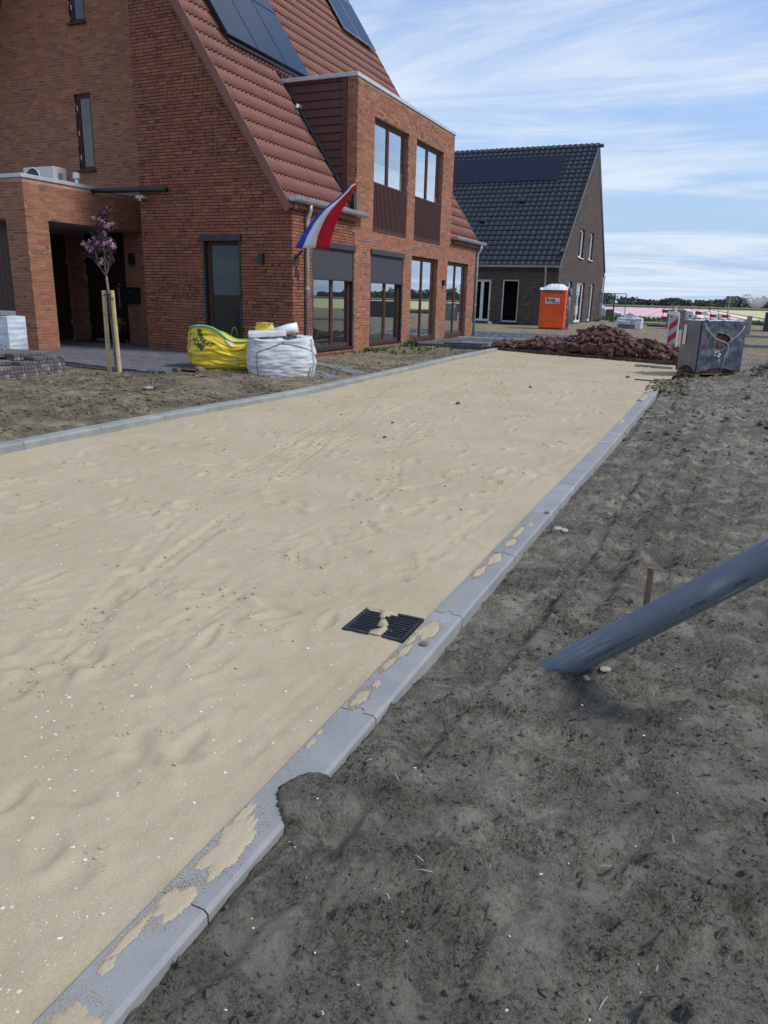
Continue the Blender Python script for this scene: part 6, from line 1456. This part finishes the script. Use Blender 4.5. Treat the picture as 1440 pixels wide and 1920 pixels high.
pg=Vector((-.183,3.76,0)); tag(MB().box(pg.x-.016,pg.x+.016,3.74,3.765,-.05,.222).build('wooden_peg',PEG,None,bevel=.002),'short brown wooden peg standing in the soil behind the grey pipe','wooden peg')

# ============================================================ FARTHER THINGS
# portable toilet
LX0,LX1,LY0,LY1,LZ=-7.50,-6.40,32.85,33.95,.28
t=thing('portable_toilet','orange portable toilet with a white ribbed roof beside the dark house','portable toilet',(-6.95,33.4,LZ))
m=MB(); m.box(LX0+.02,LX1-.02,LY0+.03,LY1-.02,LZ+.06,LZ+1.66); m.build('cabin',ORANGE,t,bevel=.03,segs=3)
MB().box(LX0-.02,LX1+.02,LY0-.02,LY1+.02,LZ,LZ+.07).build('base',CHAR,t,bevel=.01)
for (a,b) in ((LX0,LX0+.10),(LX1-.12,LX1)): MB().box(a,b,LY0-.005,LY0+.08,LZ+.07,LZ+1.66).build('corner_post',ORANGE,t,bevel=.02)
dr_=MB().box(LX0+.11,LX1-.13,LY0,LY0+.03,LZ+.09,LZ+1.62).build('door',ORANGE,t,bevel=.01)
for z0,z1 in ((.12,.38),(.42,.72),(.76,1.02),(1.06,1.50)):
    m=MB(); x0,x1=LX0+.16,LX1-.18; y_=LY0-.012
    for a,b,c,d in ((x0,x1,z0,z0+.02),(x0,x1,z1-.02,z1),(x0,x0+.02,z0+.02,z1-.02),(x1-.02,x1,z0+.02,z1-.02)): m.box(a,b,y_,LY0,LZ+c,LZ+d)
    m.build('door_rib',ORANGE,dr_,bevel=.006)
for zz in (.85,.90,.95): MB().box(LX0+.36,LX1-.38,LY0-.010,LY0,LZ+zz,LZ+zz+.015).build('louvre',ORANGE,dr_)
MB().box(LX0+.14,LX1-.16,LY0-.008,LY0,LZ+1.53,LZ+1.61).build('vent_grille',PEG,dr_)
MB().box(LX0+.24,LX1-.26,LY0-.028,LY0-.014,LZ+1.10,LZ+1.34).build('sign_plate',WHITE,dr_)
text_on('Boels',.165,lambda x,y:Vector((LX0+.285+x*.98,LY0-.032,LZ+1.20+y)),PRINT,dr_,'sign_lettering',1.05,bold=.006); text_on('RENTAL',.065,lambda x,y:Vector((LX0+.30+x,LY0-.032,LZ+1.125+y)),ORANGE,dr_,'sign_lettering',1.1,bold=.003)
MB().box(LX0+.56,LX1-.28,LY0-.031,LY0-.028,LZ+1.125,LZ+1.17).build('sign_bar',SLABG,dr_)
# side with grey panel
MB().box(LX1-.012,LX1+.012,LY0+.30,LY0+.80,LZ+.09,LZ+1.50).build('side_panel',pm('grey_plastic',(.10,.105,.12),rough=.5),t,bevel=.02)
m=MB(); m.tube([(LX1+.03,LY0+.55,LZ+.12),(LX1+.03,LY0+.55,LZ+1.62)],.06,12); m.build('vent_pipe',pm('grey_plastic_pipe',(.16,.17,.19),rough=.5),t,smooth=True); MB().tube([(LX1+.02,LY0+.55,LZ+1.58),(LX1+.10,LY0+.55,LZ+1.60)],.14,16).build('vent_cover',SLABG,t)
for zz in (.5,.95,1.3): MB().box(LX1-.01,LX1+.02,LY0+.28,LY0+.82,LZ+zz,LZ+zz+.03).build('side_rib',ZTRIM,t)
V=[];F=[];n=44;k2=8
for i in range(n+1):
    s=i/n; xx=LX0-.04+(LX1-LX0+.08)*s; prof=.10+.13*sst(min(s,1-s),.05,.36); rib=.028*(abs(math.sin(math.pi*s*6.5))**.7)*sst(min(s,1-s),.12,.25)
    for j in range(k2+1):
        q=j/k2; yy=LY0-.05+(LY1-LY0+.1)*q; e=min(1,min(q,1-q)*6); V.append((xx,yy,LZ+1.66+(prof+rib)*e**.5*(1 if 0<j<k2 else 0)+ .0))
for i in range(n):
    for j in range(k2): a=i*(k2+1)+j; F.append((a,a+k2+1,a+k2+2,a+1))
m=MB(); m.add(V,F); m.build('roof',WPLAST,t,smooth=True)
# dark bundle beside the dark house wall
t=thing('cable_bundle','small heap of dark cable with a white end lying by the dark house wall','cable',(-10.7,37.0,.3)); m=MB()
for k in range(5): a0=random.random()*6; m.tube([(-10.6+.22*math.cos(a0+a),37.1+.12*math.sin(a0+a),.38+.04*k+.05*math.sin(2*a+k)) for a in np.linspace(0,5.6,14)],.022,5)
m.build('cable',BLACK,t); MB().box(-11.0,-10.8,37.0,37.1,.3,.42).build('white_end',WHITE,t,bevel=.02)
# low pack in white film
t=thing('wrapped_slab_pack','low pack of slabs loosely wrapped in white film at the edge of the grass','slab pack',(-4.3,37.5,.3)); wrapbox('',MB(),-4.78,-3.95,37.6,38.4,.30,.62,.03,6,14,3).build('slabs',SLABG,t); m=wrapbox('',MB(),-4.82,-3.72,37.56,38.5,.52,.80,.09,4,14,4); m.build('film_wrap',FILMW,t,smooth=True); MB().box(-4.0,-3.72,37.55,38.5,.3,.66).build('film_side',FILMW,t,bevel=.04)
leafball('film_crumple',(-4.3,37.9,.85),40,(.28,.2,.14),.12,[FILMW],t,5)
# fence panels on the left
m0=pm('galvanised_green',(.05,.10,.09),rough=.5)
for (xa,ya,xb,yb_,lab) in ((-7.66,50,-6.68,49.6,'mesh fence panel with a small green sign, nearest the dark house'),(-6.64,49.6,-6.08,50.6,'narrow mesh fence panel seen at an angle, right of the one with the green sign')):
    t=thing('fence_panel',lab,'fence panel',(xa,ya,.3)); d=Vector((xb-xa,yb_-ya,0))
    for s in (0,1): p=Vector((xa,ya,0))+d*s; MB().tube([(p.x,p.y,.28),(p.x,p.y,2.03)],.026,6).build('post',m0,t)
    for zz in (.42,2.03): MB().tube([(xa,ya,zz),(xb,yb_,zz)],.022,6).build('rail',m0,t)
    m=MB()
    for i in range(1,9): p=Vector((xa,ya,0))+d*(i/9); m.tube([(p.x,p.y,.42),(p.x,p.y,2.03)],.0035,3)
    for i in range(1,8): m.tube([(xa,ya,.42+i*.2),(xb,yb_,.42+i*.2)],.0035,3)
    m.build('wire_mesh',m0,t,kind='stuff')
    for s in (.04,.96): p=Vector((xa,ya,0))+d*s; MB().box(p.x-.12,p.x+.12,p.y-.3,p.y+.3,.28,.40).build('foot_block',CHAR,t,bevel=.02)
    if xa<-7: MB().box(-6.93,-6.70,49.55,49.57,1.43,1.66).build('green_sign',pm('green_sign',(.08,.42,.22)),t)
# white car
t=thing('parked_car','white hatchback parked at the field edge behind the mesh fence','car',(-9.2,58.5,.0)); cx0=-7.15
def C(x): return cx0-x   # x metres back from the nose
prof=[(0,.30),(.02,.62),(.12,.74),(.75,.88),(1.15,.98),(1.85,1.40),(2.4,1.52),(3.2,1.50),(3.9,1.18),(4.15,1.0),(4.2,.45),(4.1,.28)]
for (y0,y1) in ((58,59.7),):
    V=[(C(a),y0+(.12 if b>1.0 else .02 if b>.4 else .06),b+.0) for a,b in prof]+[(C(a),y1-(.12 if b>1.0 else .02 if b>.4 else .06),b) for a,b in prof]; n=len(prof)
    m=MB(); m.add(V,[tuple(range(n)),tuple(range(2*n-1,n-1,-1))]+[(i,n+i,n+(i+1)%n,(i+1)%n) for i in range(n)]); body=m.build('body',CARW,t,bevel=.05,segs=3,fix=True)
m=MB(); w=[(1.30,1.0),(1.9,1.36),(2.4,1.44),(3.1,1.42),(3.6,1.12),(3.5,1.0)]; m.add([(C(a),58.085+(b-1)*.1,b) for a,b in w],[tuple(range(6))]); m.build('side_window',CARG,t)
m=MB(); m.hexa([(C(1.17),58.2,.99),(C(1.17),59.5,.99),(C(1.25),59.5,.99),(C(1.25),58.2,.99),(C(1.80),58.25,1.395),(C(1.80),59.45,1.395),(C(1.88),59.45,1.38),(C(1.88),58.25,1.38)]); m.build('windscreen',CARG,t)
for a in (.80,3.45):
    m=MB(); m.tube([(C(a),57.98,.31),(C(a),58.2,.31)],.31,20); w_=m.build('wheel',TYRE,t); m=MB(); m.tube([(C(a),57.965,.31),(C(a),57.99,.31)],.20,16); m.build('rim',ZTRIM,w_)
MB().box(C(.35),C(.04),57.99,58.3,.60,.74).build('headlight',pm('headlight',(.5,.55,.6),rough=.1),t,bevel=.03); MB().box(C(.02),C(-.03),58.2,59.5,.30,.50).build('grille',BLACK,t); MB().box(C(1.45),C(1.25),57.88,58.0,.98,1.10).build('mirror',CARW,t,bevel=.03); MB().box(C(1.95),C(1.93),57.995,58.02,.4,1.0).build('door_gap',BLACK,t)
t=thing('reddish_crate','small dark red crate standing in front of the white car','crate',(-8.0,52,.3)); MB().box(-7.42,-6.98,51.8,52.1,.62,1.06).build('box',PEG,t,bevel=.01); 
for a in (-7.38,-7.06): MB().box(a,a+.05,51.85,52.05,.28,.62).build('leg',PEG,t)
# second wrapped stack with barrier boards and marker board
t=thing('wrapped_grey_stack','grey wrapped stack of slabs behind the striped marker board','slab stack',(-2.3,40,.28)); wrapbox('',MB(),-2.80,-1.95,40.0,41.0,.32,1.22,.03,5,18,11).build('wrapped_slabs',FILML,t,smooth=True); MB().box(-2.86,-1.85,39.95,41.05,.24,.32).build('pallet_base',WOOD,t); MB().box(-2.77,-2.62,39.955,39.965,1.0,1.16).build('paper_label',WHITE,t)
t=thing('small_grey_cabinet','narrow pale grey cabinet right of the grey wrapped stack','cabinet',(-1.7,40,.28)); MB().box(-1.86,-1.62,39.9,40.2,.28,1.18).build('casing',ZTRIM,t,bevel=.01); MB().tube([(-1.73,39.89,.95),(-1.73,39.88,.95)],.05,12).build('dial',BLACK,t)
def barrier(x0,x1,y,zs,label):
    t=thing('road_barrier',label,'barrier',((x0+x1)/2,y,.28)); 
    for z in zs:
        w=.30; x=x0; k=0
        while x<x1-.01:
            MB().box(x,min(x+w,x1),y,y+.03,z,z+.16).build('red_band' if k%2==0 else 'white_band',REDP if k%2==0 else WHITE,t); x+=w; k+=1
    for a in (x0+.05,x1-.09): MB().box(a,a+.04,y+.031,y+.06,.25,zs[-1]+.2).build('post',ZTRIM,t)
barrier(-3.42,-2.9,44.8,(.66,1.02),'short piece of red and white road barrier left of the grey wrapped stack')
barrier(-1.60,-1.05,41.8,(.62,1.0),'red and white road barrier between the grey stack and the sign post'); barrier(-.95,.05,44,(.86,),'low red and white road barrier below the sign post')
t=thing('sign_post','rectangular road sign seen from behind on a thin pole','sign',(-.12,45,.28)); MB().tube([(-.10,45,.2),(-.10,45,1.98)],.028,8).build('pole',ZINC,t); MB().box(-.27,.17,45.03,45.05,1.62,1.95).build('sign_board',pm('olive_sign_back',(.20,.20,.12),rough=.5),t); MB().box(-.29,.19,45.05,45.06,1.60,1.97).build('sign_rim',SLABG,t)
t=thing('cable_reel_hoops','two thin curved hoops rising behind the wrapped brick pack','hoop',(-1,43.5,.28)); 
for a,b in ((-1.25,.38),(-.78,.30)): MB().tube([(a+q*math.cos(s)*1.0,43.5,.6+.95*math.sin(s)) for s,q in [(s,b) for s in np.linspace(0,math.pi,14)]],.014,5).build('hoop',CHAR,t)
tag(MB().box(.67,.86,34.0,34.19,.22,1.12).build('concrete_post',KERB2,None,bevel=.01),'square grey concrete post standing beyond the wrapped brick pack','post')
t=thing('dark_container','dark container side at the right edge beyond the concrete post','container',(2.4,42,.28)); MB().box(1.66,3.8,42,43.6,.32,1.22).build('body',CHAR,t,bevel=.02)
for a in np.arange(1.75,3.8,.25): MB().box(a,a+.05,41.96,42.0,.36,1.18).build('rib',CHAR,t)
MB().box(1.7,1.9,42.1,42.3,.22,.32).build('foot',ZTRIM,t)
kl=MB().box(.3,9,26.52,26.55,.1,.2).build('kerb',KERB2,kind='structure')
x=.32
while x<8: MB().box(x,x+.99,26.35,26.5,.1,.345).build('kerb_stone',KERB2,kl,bevel=.01); x+=1.0
kl=MB().box(.3,9,33.1,33.12,.1,.2).build('kerb',KERB2,kind='structure')
x=-5.5
while x<8:
    if x>.2 or x<-2.4: MB().box(x,x+.99,33.0 if x>0 else 47,33.1 if x>0 else 47.2,.1,.40).build('kerb_stone',KERB2,kl,bevel=.01)
    x+=1.0
bar3(-4.0,43.5,-2.8,43.3,.12,.10,.28,BLACK,'thin black beam lying on the ground left of the grey wrapped stack','beam','beam')
# striped marker board
t=thing('marker_board','red and white striped road marker board standing behind the brick heap','marker board',(-1.24,20.6,.2))
bx0,bx1,bz0,bz1,by=-1.375,-1.125,.42,1.32,20.45
m=MB(); pts=[(bx0,bz0),(bx1,bz0),(bx1,bz1-.06),(bx1-.06,bz1),(bx0+.06,bz1),(bx0,bz1-.06)]; m.prism(pts,'y',by,by+.05); m.build('board',WHITE,t,bevel=.01,fix=True)
st=.25
def stripe(lo,mat):
    # diagonal band rising to the right, clipped to the face
    x0,x1=bx0+.028,bx1-.028; zl,zh=bz0+.03,bz1-.10; poly=[(x0,lo),(x1,lo+.17),(x1,lo+.17+.155),(x0,lo+.155)]
    def clip(P,f):
        o=[]
        for i in range(len(P)):
            a,b=P[i],P[(i+1)%len(P)]; fa,fb=f(a),f(b)
            if fa>=0: o.append(a)
            if fa*fb<0: q=fa/(fa-fb); o.append((a[0]+(b[0]-a[0])*q,a[1]+(b[1]-a[1])*q))
        return o
    P=clip(clip(poly,lambda p:p[1]-zl),lambda p:zh-p[1])
    if len(P)>2: m=MB(); m.prism(P,'y',by-.004,by); m.build('stripe',mat,t,fix=True)
k=0; lo=bz0-.20
while lo<bz1: stripe(lo,REDP if k%2==0 else GREYR); lo+=.155; k+=1
m=MB(); m.tube([(-1.25,by+.03,bz1),(-1.25,by+.03,bz1+.10)],.03,10); m.build('handle',WHITE,t); MB().box(-1.29,-1.21,by+.01,by+.05,.2,bz0).build('stem',CHAR,t); MB().box(-1.55,-.95,by-.15,by+.2,.16,.26).build('foot',CHAR,t,bevel=.02)
# irrigation spray far away
def spray():
    m=bpy.data.materials.new('water_spray'); m.use_nodes=True; nt=m.node_tree; nt.nodes.clear(); o=nt.nodes.new('ShaderNodeOutputMaterial'); v=nt.nodes.new('ShaderNodeVolumePrincipled'); v.inputs['Density'].default_value=.06; v.inputs['Color'].default_value=(.99,.99,1,1); nt.links.new(v.outputs[0],o.inputs['Volume'])
    d=M@np.array([1400-720,578-960,FPX]); p=Vector(np.array([0,0,CAMZ])+d*(500/d[1])); mm=MB(); mm.lathe((p.x+5,500,-.2),[(.5,0),(4,1.5),(6.5,5),(6,8),(3.5,10),(.4,11)],16); a=mm.build('water_spray',m); tag(a,'white plume of irrigation spray far away over the field','water spray',None,'stuff')
    mm=MB(); mm.lathe((p.x-2.2,500,-.2),[(.4,0),(.9,4),(1.1,8),(.7,12),(.2,13.5)],12); a=mm.build('water_jet',m); tag(a,'narrow white jet of water left of the spray plume','water spray',None,'stuff')
spray()
